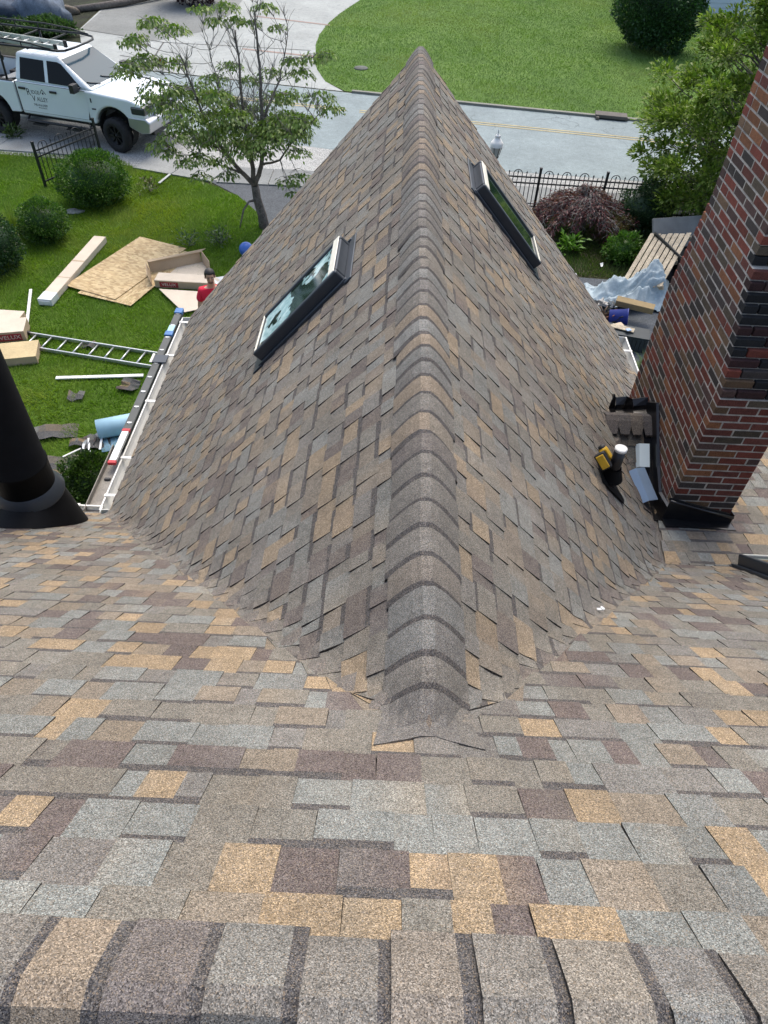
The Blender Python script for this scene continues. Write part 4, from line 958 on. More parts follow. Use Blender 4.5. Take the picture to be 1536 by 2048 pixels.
for ax in AX:
    for sgn in (-1, 1):
        T = Matrix(((1, 0, 0), (0, 0, -1), (0, 1, 0))) if sgn < 0 else Matrix(((1, 0, 0), (0, 0, 1), (0, -1, 0)))
        if ax > 0: T = Matrix.Rotation(R(-9), 3, 'Z') @ T
        c = Vector((ax, sgn*.90, .43)); b = MB()
        b.lathe([(.24, -.14), (.33, -.155), (.405, -.13), (.43, -.08), (.43, .08), (.405, .13), (.33, .155), (.25, .145), (.235, .09)], c, 36, T)
        for k in range(36):
            a = 2*math.pi*k/36; M = T @ rotz(a)
            b.box(c+M @ Vector((.431, .05*(1 if k % 2 else -1), 0)).xzy.xzy if False else c+T @ (rotz(a) @ Vector((.428, 0, .06*(1 if k % 2 else -1)))), (.016, .045, .09), M)
        w_ = b.build('wheel', M_TYRE, truck)
        b = MB(); b.lathe([(.001, .085), (.05, .09), (.06, .075), (.10, .06), (.20, .055), (.238, .105), (.245, .14), (.25, .10), (.24, -.1)], c, 30, T)
        for k in range(8):
            a = 2*math.pi*k/8; b.box(c+T @ (rotz(a) @ Vector((.145, 0, .085))), (.17, .035, .05), T @ rotz(a))
        b.lathe([(.001, .108), (.032, .106), (.036, .08)], c, 12, T); b.build('rim', M_RIM, w_)
        b = MB(); b.lathe([(.50, -.2), (.50, .07)], Vector((ax, sgn*.87, .56)), 24, Matrix(((1, 0, 0), (0, 0, -1), (0, 1, 0))) if sgn < 0 else Matrix(((1, 0, 0), (0, 0, 1), (0, -1, 0)))); b.build('wheel_liner', M_BED, truck)
b = MB(); b.box((0, 0, .62), (4.6, 1.5, .22)); b.build('chassis', M_BED, truck)
# ladder rack: posts in the bed, long rails over the cab
b = MB()
for sgn in (-1, 1):
    b.tube([(XB+.1, sgn*.86, 2.22), (-1.0, sgn*.86, 2.22), (.05, sgn*.86, 2.24), (.50, sgn*.80, 2.22), (.62, sgn*.62, 2.20)], .028, 8); b.tube([(XB+.1, sgn*.86, 2.36), (-1.0, sgn*.86, 2.37), (-.2, sgn*.86, 2.33), (.35, sgn*.83, 2.25)], .02, 8)
    for x in (XB+.2, -1.25): b.tube([(x, sgn*.90, 1.41), (x, sgn*.86, 2.22)], .03, 8)
    for x in (XB+.6, -2.0, -1.25, -.5): b.tube([(x, sgn*.86, 2.22), (x, sgn*.86, 2.36)], .016, 6)
    b.box((-1.25, sgn*.87, 1.95), (.16, .04, .12), Matrix.Rotation(R(30), 3, 'Y'))
for x in (XB+.3, -1.25, -.35): b.tube([(x, -.86, 2.20), (x, .86, 2.20)], .022, 8)
b.tube([(.62, -.62, 2.20), (.66, -.3, 2.20), (.66, .3, 2.20), (.62, .62, 2.20)], .028, 8)
b.build('ladder_rack', M_IRON, truck)
# lettering on the rear door
Lp = lambda x, z: frame4(Vector((x, -HWD-.0115, z)), Vector((1, 0, 0)), Vector((0, 0, 1)), Vector((0, -1, 0)))
dd = doors[0]
text_mesh('lettering', 'R', .24, Lp(-.60, 1.20), M_INK, dd, .001, .9); text_mesh('lettering', 'IDGE', .13, Lp(-.385, 1.215), M_INK, dd, .001, .9)
text_mesh('lettering', 'V', .20, Lp(-.48, 1.055), M_INK, dd, .001, .9); text_mesh('lettering', 'ALLEY', .15, Lp(-.215, 1.055), M_INK, dd, .001, .82)
text_mesh('lettering', '740-416-5409', .085, Lp(-.32, .91), M_INK, dd, .001, .9); text_mesh('lettering', 'ROOFING', .045, Lp(-.27, .845), M_INK, dd, .001, 1.3)
b = MB()
for p, q in (((-.24, 1.20), (-.15, 1.31)), ((-.15, 1.31), (-.06, 1.20))):
    c = ((p[0]+q[0])/2, -HWD-.0115, (p[1]+q[1])/2); v = Vector((q[0]-p[0], 0, q[1]-p[1])); b.box(c, (v.length, .002, .018), basis(v.normalized(), Vector((0, 1, 0)), v.normalized().cross(Vector((0, 1, 0)))))
b.build('emblem', M_INK, dd); b = MB(); b.ball((-.15, -HWD-.0115, 1.215), (.028, .002, .028), 10, 6); b.build('emblem_dot', M_INK, dd)
# ladder carried on the rack
def ladder(name, label, cat, A, Bv, side, up, L, Wd, rungs, rail, matr, matg, rail_h=.075, group=None):
    """A start, Bv direction, side across, up the rail's face"""
    t = thing(name, label, cat, tuple(A), 0, group); M = basis(Bv, side, up)
    for s in (0, 1):
        b = MB(); b.box(M @ Vector((L/2, s*Wd, 0)), (L, rail, rail_h), M); b.build('rail', matr, t, .006, 1)
    for k in range(rungs):
        b = MB(); x = L*(k+.5)/rungs; b.tube([M @ Vector((x, 0, 0)), M @ Vector((x, Wd, 0))], .017, 8); b.build('rung', matg, t)
    return t
TM = truck.matrix_basis if False else (Matrix.Translation(truck.location) @ Matrix.Rotation(truck.rotation_euler.z, 4, 'Z'))
t3 = TM.to_3x3()
M_FIB = mat('pale_fibreglass', (.40, .43, .38), .55, 0, .15, 5)
ld = ladder('extension_ladder', 'pale extension ladder lying on the rack above the white truck', 'ladder', TM @ Vector((-3.0, -.62, 2.30)), t3 @ Vector((1, 0, -.02)).normalized(), t3 @ Vector((0, 1, 0)), t3 @ Vector((.02, 0, 1)).normalized(), 3.35, .42, 11, .035, M_FIB, M_ALU, .11)
for s in (0, .42): b = MB(); b.box(t3 @ Vector((3.35, s, -.06)), (.09, .06, .16), t3); b.build('foot', M_TRIM, ld, .01, 1)
tb_ = thing('sheet_metal', 'grey sheet metal lid leaning in the bed of the white truck', 'panel', tuple(TM @ Vector((-1.6, .1, 1.30))), truck.rotation_euler.z)
b = MB(); b.box((0, 0, 0), (.8, 1.3, .03), Matrix.Rotation(R(-12), 3, 'Y')); b.box((.1, .0, -.15), (.5, 1.2, .25)); b.build('lid', mat('grey_steel', (.20, .21, .21), .6, .2, .15, 4), tb_, .01, 1)
# ================================================================== IRON FENCES
def fence_panel(b, A, d, n, sp, h):
    """pickets and hoops between posts; A start, d unit direction"""
    L = n*sp; up = Vector((0, 0, 1))
    for z in (.14, h*.70, h*.84): b.box(A+d*L/2+up*z, (L, .024, .032), basis(d, Vector((-d.y, d.x, 0)), up))
    for k in range(1, n):
        p = A+d*sp*k; c = (k-1) % 4; top = {0: h*.90, 1: h*.93, 2: h*.90, 3: h*.93}[c]
        b.tube([p+up*.04, p+up*top], .0105, 5)
        if c in (1, 3): b.tube([p+up*(top-.01), p+up*(top+.022), p+up*(top+.055)], [.009, .019, .001], 6)
        if c == 0 and k+2 < n:
            q = p+d*sp; b.tube([q+d*sp*math.cos(a)+up*(h*.90+.105*math.sin(a)) for a in [math.pi*(1-i/10) for i in range(11)]], .0105, 5)
fA, fB = G(92, 375), G(206, 324); d = (fB-fA).normalized()
fp = thing('iron_fence', 'single black iron fence panel standing on the lawn beside the large round shrub', 'fence', tuple(fA))
b = MB(); fence_panel(b, Vector((0, 0, 0)), d, 15, (fB-fA).length/15, 1.02); b.build('panel', M_IRON, fp)
for q in (Vector((0, 0, 0)), fB-fA):
    b = MB(); b.box(q+Vector((0, 0, .52)), (.055, .055, 1.08), rotz(math.atan2(d.y, d.x))); b.box(q+Vector((0, 0, 1.07)), (.065, .065, .02), rotz(math.atan2(d.y, d.x))); b.build('post', M_IRON, fp, .004, 1)
fx = [1.80, 3.38, 4.97, 6.56, 8.15, 9.74]; FY = lambda x: 17.62-.045*(x-2)
fr = thing('iron_fence', 'long black iron fence with hoop tops along the road behind the purple maple', 'fence', (fx[0], FY(fx[0]), 0))
for i, x in enumerate(fx):
    o = Vector((x-fx[0], FY(x)-FY(fx[0]), 0)); b = MB(); b.box(o+Vector((0, 0, .50)), (.055, .055, 1.06)); b.box(o+Vector((0, 0, 1.04)), (.068, .068, .03)); b.build('post', M_IRON, fr, .004, 1)
    if i < len(fx)-1:
        e = Vector((fx[i+1]-fx[0], FY(fx[i+1])-FY(fx[0]), 0)); d = (e-o).normalized(); b = MB(); fence_panel(b, o, d, 15, (e-o).length/15, .98); b.build('panel', M_IRON, fr)
# ---- lamp post
lp = thing('lamp_post', 'white topped lantern on a dark post just beyond the right roof edge', 'lamp', (2.27, 17.75, 0)); b = MB()
b.lathe([(.06, 0), (.06, .12), (.035, .16), (.03, 1.05), (.045, 1.08), (.03, 1.12), (.07, 1.16), (.085, 1.18)], (0, 0, 0), 14); b.build('post', M_IRON, lp)
b = MB()
for k in range(6):
    a = k*math.pi/3; b.tube([(.075*math.cos(a), .075*math.sin(a), 1.18), (.135*math.cos(a), .135*math.sin(a), 1.42)], .008, 5)
b.build('cage', M_IRON, lp); b = MB(); b.lathe([(.06, 1.18), (.12, 1.42)], (0, 0, 0), 6, smooth=False); b.build('lantern_glass', mat('frosted_glass', (.40, .42, .38), .2, 0, .1, 6), lp)
b = MB(); b.lathe([(.148, 1.42), (.150, 1.50), (.12, 1.53), (.085, 1.58), (.06, 1.60), (.055, 1.63), (.075, 1.64), (.05, 1.67), (.015, 1.69), (.018, 1.73), (.004, 1.80)], (0, 0, 0), 18); b.build('cap', M_WHITE, lp)
# ---- storm drain, manhole, marker flag, stones
dr = thing('storm_drain', 'dark kerb inlet of a storm drain on the far side of the road', 'drain', tuple(G(1222, 240))); b = MB(); M = rotz(math.atan2(-.157, 1))
b.box((0, .12, .10), (1.0, .42, .09), M); b.box((-.46, -.07, .05), (.10, .10, .10), M); b.box((.46, -.07, .05), (.10, .10, .10), M); b.build('slab', mat('drain_concrete', (.11, .10, .085), .9, 0, .2, 5), dr, .01, 1)
b = MB(); b.box((0, -.02, .045), (.84, .12, .06), M); b.build('opening', M_BED, dr)
mh = tag(MB(), None) if False else None
b = MB(); b.lathe([(.001, .05), (.24, .05), (.26, .03), (.26, .0)], (0, 0, 0), 18); o = b.build('meter_cover', mat('worn_iron', (.07, .08, .07), .8, .2, .3, 8), None, loc=G(722, 138)); tag(o, 'small grey round cover set in the lawn opposite', 'cover')
b = MB(); b.tube([(0, 0, 0), (0, 0, .34)], .006, 5); b.box((.10, 0, .28), (.20, .01, .16), None, (1, 1, 1), 1); o = b.build('marker_flag', [M_IRON, M_RED], None, loc=G(322, 140)); tag(o, 'small red marker flag seen through the dogwood tree', 'flag')
def rock(label, c, rad, col, seed, name='rock', grp=None):
    rs = np.random.RandomState(seed); b = MB(); b.ball((0, 0, 0), 1, 14, 9)
    for i, v in enumerate(b.v):
        v = np.array(v); k = 1+.16*math.sin(v[0]*4+seed)+.13*math.sin(v[1]*5+v[2]*3+seed*2)+rs.uniform(-.05, .05); b.v[i] = tuple(v*k*np.array(rad)+np.array([0, 0, rad[2]*.45]))
    o = b.build(name, mat('stone_%d' % seed, col, .9, 0, .4, 3, .25, 25, .6), None, loc=c); return tag(o, label, 'rock', grp)
rock('large blue grey boulder on the bank left of the far driveway', G(88, 52), (1.3, 1.0, .75), (.095, .125, .165), 1)
rock('dark blue grey boulder at the top left edge of the photo', G(22, 45), (1.7, 1.2, .7), (.055, .075, .105), 2)
rock('pale flat stone sunk in the lawn below the large round shrub', G(150, 424), (.22, .14, .04), (.20, .21, .19), 3)
rock('brown stone on the bank by the driveway edge', G(140, 28), (.35, .28, .22), (.12, .10, .075), 4)
b = MB(); b.tube([(0, 0, .1), (2.2, 1.9, .16), (3.6, 3.9, .2)], .13, 8); o = b.build('landscape_timber', M_BARK, None, loc=G(118, 30)); tag(o, 'weathered timber edging lying on the far bank', 'timber')
# ---- house opposite
hs = thing('house', 'pale sided house glimpsed at the top right beyond the big hedge', 'house', (18.0, 44.2, 0)); b = MB(); b.box((0, 0, 1.6), (13.4, 8.0, 3.2))
for k in range(16): b.box((0, -4.012, .24+k*.19), (13.42, .03, .178), Matrix.Rotation(R(-5), 3, 'X'))
b.build('wall', mat('pale_siding', (.60, .68, .72), .6, 0, .05, 1), hs)
b = MB(); b.box((0, 0, .07), (13.5, 8.12, .14)); b.build('foundation', mat('foundation', (.42, .42, .40), .9, 0, .2, 3), hs)
b = MB(); b.box((-1.0, -4.03, 1.75), (1.1, .06, 1.2)); wn_ = b.build('window', M_WHITE, hs); b = MB(); b.box((-1.0, -4.065, 1.75), (.9, .02, 1.0)); b.build('pane', M_GLASSD, wn_)
b = MB(); b.prism([(-7.1, 3.2), (7.1, 3.2), (7.1, 3.3), (0, 5.6), (-7.1, 3.3)], 9.0, basis(Vector((1, 0, 0)), Vector((0, 0, 1)), Vector((0, -1, 0))), (0, 4.5, 0)); b.build('roof', mat('far_roof', (.10, .095, .09), .9, 0, .2, 4), hs)
# ================================================================== THINGS ON THE LAWN
def zrot(p, q): return math.atan2(q.y-p.y, q.x-p.x)
def osb_mat(name):
    m, nt, b = _mk(name); b.inputs['Roughness'].default_value = .75
    co = _n(nt, 'ShaderNodeTexCoord').outputs['Object']; mp = _n(nt, 'ShaderNodeMapping'); nt.links.new(co, mp.inputs[0]); mp.inputs['Scale'].default_value = (1, .45, 1)
    v = _n(nt, 'ShaderNodeTexVoronoi'); v.inputs['Scale'].default_value = 26; nt.links.new(mp.outputs[0], v.inputs['Vector'])
    sp = _n(nt, 'ShaderNodeSeparateColor'); nt.links.new(v.outputs['Color'], sp.inputs[0])
    s = _ramp(nt, sp.outputs[0], [(0, (.30, .205, .095)), (.4, (.44, .325, .165)), (.8, (.54, .42, .235)), (1, (.36, .24, .11))])
    s = _mul(nt, s, _ramp(nt, _noise(nt, 3, 4, co), [(.3, .88), (.7, 1.1)])); nt.links.new(s, b.inputs['Base Color']); return m
M_OSB = osb_mat('strand_board'); M_PLY = mat('plywood', (.46, .36, .19), .7, 0, .18, 4, .1, 30); M_PINE = mat('pale_wood', (.48, .40, .28), .75, 0, .15, 5, .1, 40)
M_FILM = mat('white_film', (.62, .64, .64), .3, 0, .1, 6)
def slab(name, label, cat, c, size, rz, material, z=0.0, tilt=(0, 0), group=None, bevel=.004):
    b = MB(); M = Matrix.Rotation(tilt[0], 3, 'X') @ Matrix.Rotation(tilt[1], 3, 'Y'); b.box((0, 0, size[2]/2), size, M)
    o = b.build(name, material, None, bevel, 1, (c[0], c[1], z)); o.rotation_euler = (0, 0, rz); return tag(o, label, cat, group)
A = G(280, 476, .03); B2 = G(142, 566, .03); dv = (B2-A).normalized(); pv_ = Vector((-dv.y, dv.x, 0)); c = A+dv*1.22+pv_*.63
slab('strand_board_sheet', 'upper strand board sheet lying on the lawn, its top corner pointing at the fence', 'board', c, (2.44, 1.24, .012), zrot(A, B2), M_OSB, .058)
A2 = G(262, 613, .02); B3 = G(158, 588, .02); d2 = (B3-A2).normalized(); p2 = Vector((d2.y, -d2.x, 0)); c = (A2+B3)/2+p2*1.18
slab('strand_board_sheet', 'lower strand board sheet peeking out under the other one', 'board', c, (1.24, 2.4, .012), zrot(A2, B3), M_OSB, .040)
P1, P2 = G(92, 606, .06), G(202, 480, .06); c = (P1+P2)/2; L = (P2-P1).length
t = thing('long_carton', 'long narrow pale carton lying diagonally on the lawn with a torn white end', 'carton', (c.x, c.y, 0), zrot(P1, P2)); b = MB(); b.box((.1, 0, .085), (L-.2, .27, .13)); b.build('carton', M_CARDL, t, .01, 2)
b = MB(); b.box((-L/2+.12, 0, .086), (.30, .278, .138)); b.box((-L/2-.035, 0, .08), (.02, .22, .09)); b.build('film_end', M_FILM, t, .03, 3)
b = MB(); b.box((.2, 0, .152), (.04, .268, .003)); b.box((-.5, 0, .152), (.02, .268, .003)); b.build('seam', M_CARD, t)
# flattened big carton, long printed box, loose sheet
def poly_thing(name, label, cat, pts, zs, material, th=.012, group=None):
    b = MB(); V = [G(px, py, z) for (px, py), z in zip(pts, zs)]; o = V[0].copy(); o.z = 0; n = len(V)
    b.add([v-o for v in V], [tuple(range(n))]); ob = b.build(name, material, None, 0, 1, o); s = ob.modifiers.new('s', 'SOLIDIFY'); s.thickness = th; s.offset = 0; return tag(ob, label, cat, group)
poly_thing('cardboard_sheet', 'loose pale cardboard sheet with a slit, nearest the person', 'cardboard', [(318, 578), (410, 584), (440, 600), (415, 615), (367, 625)], [.09, .10, .10, .09, .08], M_CARDL)
C0 = [G(305, 572, .05), G(302, 546, .05), G(404, 524, .05), G(420, 545, .05)]
t = thing('open_carton', 'big opened brown carton with standing walls next to the strand board', 'carton', (C0[0].x, C0[0].y, 0)); b = MB(); o = Vector((C0[0].x, C0[0].y, 0))
V = [v-o for v in C0]+[G(440, 560, .05)-o, G(412, 580, .05)-o]; b.add(V, [(0, 1, 2, 3, 4, 5)]); fl_ = b.build('floor', M_CARDL, t)
b = MB(); up = Vector((0, 0, .24))
for i, k in ((0, 1), (1, 2), (2, 3)): lean = (V[i]+V[k])/2; lean = Vector((lean.x-.9, lean.y-.2, 0))*.06; b.quad(V[i], V[k], V[k]+up*.95+lean, V[i]+up+lean); 
b.quad(V[1]+up, V[2]+up*.95, V[2]+up*1.1+Vector((.10, .10, 0)), V[1]+up*1.05+Vector((-.05, .06, 0)))
w_ = b.build('side_wall', M_CARD, t); s = w_.modifiers.new('s', 'SOLIDIFY'); s.thickness = .012
q1, q2 = G(312, 578, .0), G(420, 584, .0); d1 = (q2-q1).normalized()
t = thing('printed_carton', 'long brown carton with red print lying in front of the opened carton', 'carton', tuple((q1+q2)/2), zrot(q1, q2)); L = (q2-q1).length
b = MB(); b.box((0, .16, .12), (L, .32, .16)); b.build('carton', M_CARDL, t, .006, 1)
b = MB(); b.box((0, -.004, .118), (L*.995, .006, .15)); fr_ = b.build('front', M_CARD, t)
b = MB(); b.box((-L/2+.29, -.0095, .115), (.38, .004, .11)); lb = b.build('print', M_LABELRED, t)
text_mesh('lettering', 'VELUX', .085, frame4(Vector((-L/2+.29, -.013, .115)), Vector((1, 0, 0)), Vector((0, 0, 1)), Vector((0, -1, 0))), M_PRINT, lb, .0008, 1.15)
# boxes at the left edge
def carton(label, px, py, rz, size, top, side, z=0.0, text=None):
    p = G(px, py, z); t = thing('carton', label, 'carton', (p.x, p.y, z), rz); b = MB(); b.box((0, 0, size[2]/2), size); b.build('box', side, t, .006, 1)
    b = MB(); b.box((0, 0, size[2]+.002), (size[0]*1.005, size[1]*1.005, .008)); b.build('lid', top, t, .003, 1)
    if text:
        b = MB(); b.box((size[0]/2-.26, -size[1]/2-.002, size[2]*.52), (.40, .006, size[2]*.62)); lb = b.build('print', M_LABELRED, t)
        text_mesh('lettering', text, .11, frame4(Vector((size[0]/2-.26, -size[1]/2-.0065, size[2]*.52)), Vector((1, 0, 0)), Vector((0, 0, 1)), Vector((0, -1, 0))), M_PRINT, lb, .0008, 1.1)
    return t
carton('brown carton with red label cut by the left photo edge', 2, 674, R(14), (.98, .48, .22), M_CARDL, M_CARD, 0, 'VELUX')
carton('flat open carton end behind the red labelled carton', -2, 642, R(-2), (.95, .34, .14), M_CARDL, M_CARD)
carton('yellowish plywood topped box between the flue and the ground ladder', 34, 716, R(15), (.78, .52, .16), M_PLY, M_CARD)
def stick(name, label, cat, p, q, wd, th, material, z=0.01):
    p, q = G(*p, z), G(*q, z); c = (p+q)/2; return slab(name, label, cat, c, ((q-p).length, wd, th), zrot(p, q), material, z)
stick('trim_strip', 'thin pale trim strip lying above the end of the ground ladder', 'trim', (62, 580), (53, 660), .055, .025, M_WHITE, .03)
stick('white_board', 'white trim board lying on the lawn under a shingle scrap', 'board', (112, 757), (287, 752), .075, .025, M_WHITE, .03)
stick('white_batten', 'short thin white batten near the small round evergreen', 'batten', (126, 915), (162, 898), .03, .02, M_WHITE, .03)
stick('metal_strip', 'long dull grey drip edge strip pointing toward the rolled wrap', 'metal strip', (165, 890), (238, 843), .10, .01, mat('dull_zinc', (.16, .18, .19), .55, .4, .2, 6), .06)
stick('grey_stake', 'grey stake lying by the withered tuft', 'stake', (318, 368), (340, 350), .06, .03, M_SLABG if 'M_SLABG' in globals() else M_ALU, .03)
# aluminium ladder on the grass
l0, l1, l2 = G(58, 667, .05), G(330, 710, .05), G(62, 694, .05); dv = (l1-l0).normalized(); sv = Vector((dv.y, -dv.x, 0))
gl = ladder('aluminium_ladder', 'bare aluminium ladder lying flat on the lawn, reaching under the roof edge', 'ladder', l0, dv, sv, Vector((0, 0, 1)), 3.4, .40, 11, .03, M_ALU, M_ALU, .07)
for s in (0, .40):
    b = MB(); b.box(sv*s-dv*.03, (.12, .07, .09), basis(dv, sv, Vector((0, 0, 1)))); b.build('foot', M_TRIM, gl, .01, 1)
# torn off shingle scraps
def scrap(label, px, py, wd, ln, rz, seed, z=.035, pale=False):
    rs = random.Random(seed); p = G(px, py, z); b = MB(); nx = 8; rows = []
    for j in range(3):
        rows.append([Vector((-ln/2+ln*i/nx+rs.uniform(-.012, .012), -wd/2+wd*j/2+rs.uniform(-.012, .012), rs.uniform(0, .03)+.03*math.sin(i*.9+seed))) for i in range(nx+1)])
    for j in range(2):
        cur = tuple(v*.62 for v in tabcol(rs))
        for i in range(nx):
            if rs.random() < .4: cur = tuple(v*.62 for v in tabcol(rs))
            b.quad(rows[j][i], rows[j][i+1], rows[j+1][i+1], rows[j+1][i], cur if j else ((.045, .05, .055) if not pale else (.36, .36, .34)))
    o = b.build('shingle_scrap', M_SH, None, 0, 1, p); o.rotation_euler = (0, 0, rz); s = o.modifiers.new('s', 'SOLIDIFY'); s.thickness = .008
    return tag(o, label, 'shingle scrap', 'torn off shingle scraps on the lawn')
scrap('square shingle scrap resting over the right end of the white board', 258, 772, .32, .30, R(80), 1)
scrap('lone small dark shingle scrap on open grass left of the white board end', 152, 793, .22, .26, R(4), 2)
scrap('dark shingle scrap under the rungs of the ground ladder', 178, 690, .20, .28, R(-8), 3)
scrap('broad curled shingle strip beside the flue pipe', 92, 866, .34, .95, R(14), 4)
scrap('dark square shingle piece crossed by pale tape near the evergreen', 190, 884, .34, .46, R(20), 5, .045)
scrap('narrow dark shingle strip overlapping the taped piece', 165, 886, .16, .40, R(8), 6, .06)
scrap('dark shingle strip lying just right of the flue pipe base', 122, 925, .28, .62, R(12), 7)
scrap('long pale backed shingle strip touching the evergreen shrub', 128, 945, .22, .62, R(18), 8, .05, True)
scrap('lowest shingle scrap partly hidden by the flue cone', 150, 1000, .25, .36, R(-10), 9)
for i, (px, py, rz) in enumerate(((178, 890, 70), (166, 902, 75), (202, 885, 78))):
    p = G(px, py, .085); o = slab('tape_strip', ['middle pale sealant strip on the dark shingle piece', 'left pale sealant strip by the thin batten', 'right pale sealant strip on the edge of the dark piece'][i], 'strip', p, (.34, .035, .006), R(-rz), M_FILM, .085)
# roll of wrap
p = G(262, 852, .1); t = thing('wrap_roll', 'half unrolled pale blue house wrap between the evergreen and the gutter', 'roll', (p.x, p.y, 0), R(22)); b = MB()
sp_ = [(.16*math.cos(a)*(1-a*.03)-.02, .16+.16*math.sin(a)*(1-a*.03)) for a in [-1.2+i*.35 for i in range(19)]]+[(-.2, .03), (-.42, .03)]
b2 = [(x, y) for x, y in sp_]
for i in range(len(b2)-1):
    (x0, z0), (x1, z1) = b2[i], b2[i+1]; b.add([(-.5, x0, z0), (.6, x0*1.1, z0), (.6, x1*1.1, z1), (-.5, x1, z1)], [(0, 1, 2, 3)], (1, 1, 1), 0, True)
o = b.build('sheet', mat('pale_blue_wrap', (.36, .56, .66), .45, 0, .12, 5), t); o.modifiers.new('w', 'WELD'); s = o.modifiers.new('s', 'SOLIDIFY'); s.thickness = .006
b = MB(); b.ball((0, 0, .155), .155, 20, 14); o = b.build('ball', mat('blue_rubber', (.05, .14, .48), .35, 0, .12, 6), None, loc=G(494, 512)); tag(o, 'blue play ball half hidden behind the left roof edge', 'ball')
poly_thing('plastic_sheet', 'crumpled white plastic sheet on the grass behind the person', 'plastic', [(428, 556), (452, 552), (455, 570), (432, 572)], [.04, .07, .03, .06], M_FILM)
# ---- equipment along the left eave
EL = EAVE-.02; X0 = RX-tm*CA-.005-.13
t = thing('ladder_section', 'dark ladder section lying on edge along the left gutter with blue end caps', 'ladder', (X0-.055, 5.45, EL))
b = MB(); b.box((0, 1.38, .0), (.085, 2.76, .022)); b.box((-.04, 1.38, -.02), (.012, 2.76, .06)); b.box((.04, 1.38, -.02), (.012, 2.76, .06)); b.build('rail', M_RAIL, t, .004, 1)
b = MB(); b.box((0, 1.38, -.36), (.08, 2.7, .022)); b.build('rail', M_RAIL, t, .004, 1)
for k in range(10):
    b = MB(); b.tube([(0, .12+k*.28, .014), (0, .12+k*.28, -.36)], .018, 8); b.box((0, .12+k*.28, .012), (.05, .022, .012)); b.build('rung', M_ALU, t)
for y, L_ in ((2.70, .12), (2.16, .10)):
    b = MB(); b.box((0, y, .008), (.10, L_, .045)); b.build('end_cap', M_BLUE, t, .008, 2)
b = MB(); b.box((0, 2.28, .016), (.075, .14, .008)); b.build('sticker', mat('pale_blue_sticker', (.32, .55, .66), .5), t)
b = MB(); b.box((.02, 1.60, .020), (.20, .16, .016)); b.box((-.06, 1.60, .03), (.03, .18, .014), None, (1, 1, 1), 1); b.build('bracket', [M_CLAD, M_WHITE], t, .004, 1)
t = thing('spirit_level', 'silver level with red ends resting on the near part of the gutter', 'level', (X0-.03, 5.17, EL+.02)); b = MB(); b.box((0, .25, .03), (.075, .52, .03)); b.build('beam', M_ALU, t, .003, 1)
for y in (0, .50):
    b = MB(); b.box((0, y, .031), (.085, .05, .036)); b.build('end_cap', M_RED, t, .008, 2)
t = thing('dark_plank', 'grey brown plank in line with the near gutter, between level and corner', 'plank', (X0-.055, 4.72, EL-.06)); b = MB(); b.box((0, .30, 0), (.15, .95, .02)); b.box((-.075, .30, .03), (.012, .95, .07)); b.build('board', M_GUTIN, t, .003, 1)
b = MB(); b.box((0, .30, .02), (.06, .03, .02)); b.build('bracket', M_TRIM, t, .004, 1)
# ---- tools and metal on the roof
vb2 = oncross(1.50, 3.72)+nR*.075
t = thing('cordless_drill', 'yellow and black cordless drill lying against the short vent pipe', 'drill', tuple(vb2)); ax = (dR*.9+Vector((0, -.55, 0))).normalized(); sd_ = ax.cross(nR).normalized(); M = basis(ax, sd_, nR)
M_YELP = mat('yellow_plastic', (.55, .33, .02), .45, 0, .1, 9)
b = MB(); b.tube([M @ Vector((x, 0, .02)) for x in (-.10, -.08, .03, .05)], [.028, .034, .034, .028], 14); b.box(M @ Vector((-.05, .0, .02)), (.08, .075, .05), M); b.build('motor_housing', M_YELP, t, .006, 2)
b = MB(); b.tube([M @ Vector((x, 0, .02)) for x in (.05, .09, .12)], [.026, .026, .014], 14, (1, 1, 1)); b.build('chuck', M_ALU, t)
b = MB(); b.box(M @ Vector((-.055, .085, .015)), (.045, .13, .04), M); b.tube([M @ Vector((-.09, 0, .02)), M @ Vector((-.12, 0, .02))], [.03, .022], 12); b.build('grip', M_TRIM, t, .010, 2)
b = MB(); b.box(M @ Vector((-.045, .165, .015)), (.12, .05, .075), M); b.box(M @ Vector((-.045, .13, .015)), (.115, .02, .07), M); bt = b.build('battery', M_TRIM, t, .008, 2)
b = MB(); b.box(M @ Vector((-.045, .192, .015)), (.10, .012, .055), M); b.build('battery_trim', M_YELP, t, .004, 1)
def sad_n(): return Vector((0, -.7, 1)).normalized()
ds = Vector((0, -1, -.7)).normalized()
c = Vector((2.155, 4.47, SAD_Z-.7*(SAD_Y-4.47)))+sad_n()*.045; M = basis(Vector((1, 0, 0)), -ds, sad_n()); MF = mat('sky_tinted_zinc', (.66, .78, .82), .35, .0, .05, 4)  # sky reflection put into the flat pale blue base colour
b = MB(); b.box((0, 0, 0), (.085, .20, .003), M); b.quad(*(M @ Vector(v) for v in ((-.0425, -.10, 0), (-.0425, .10, 0), (-.06, .10, -.045), (-.06, -.10, -.045)))); o = b.build('flashing_piece', MF, None, 0, 1, c); tag(o, 'small bright bent flashing piece, the upper of two beside the chimney', 'flashing')
c = Vector((2.10, 4.16, max(ZB_-SC*(4.16-YB), zA(2.10))+.09)); M = rotz(R(16)) @ basis(Vector((1, 0, 0)), Vector((0, 1, .35)).normalized(), Vector((0, -.35, 1)).normalized())
b = MB(); b.quad(*(M @ Vector(v) for v in ((-.075, -.15, -.045), (-.01, -.15, .012), (-.01, .15, .012), (-.075, .15, -.045)))); b.quad(*(M @ Vector(v) for v in ((-.01, -.15, .012), (.075, -.15, .0), (.075, .15, .0), (-.01, .15, .012))))
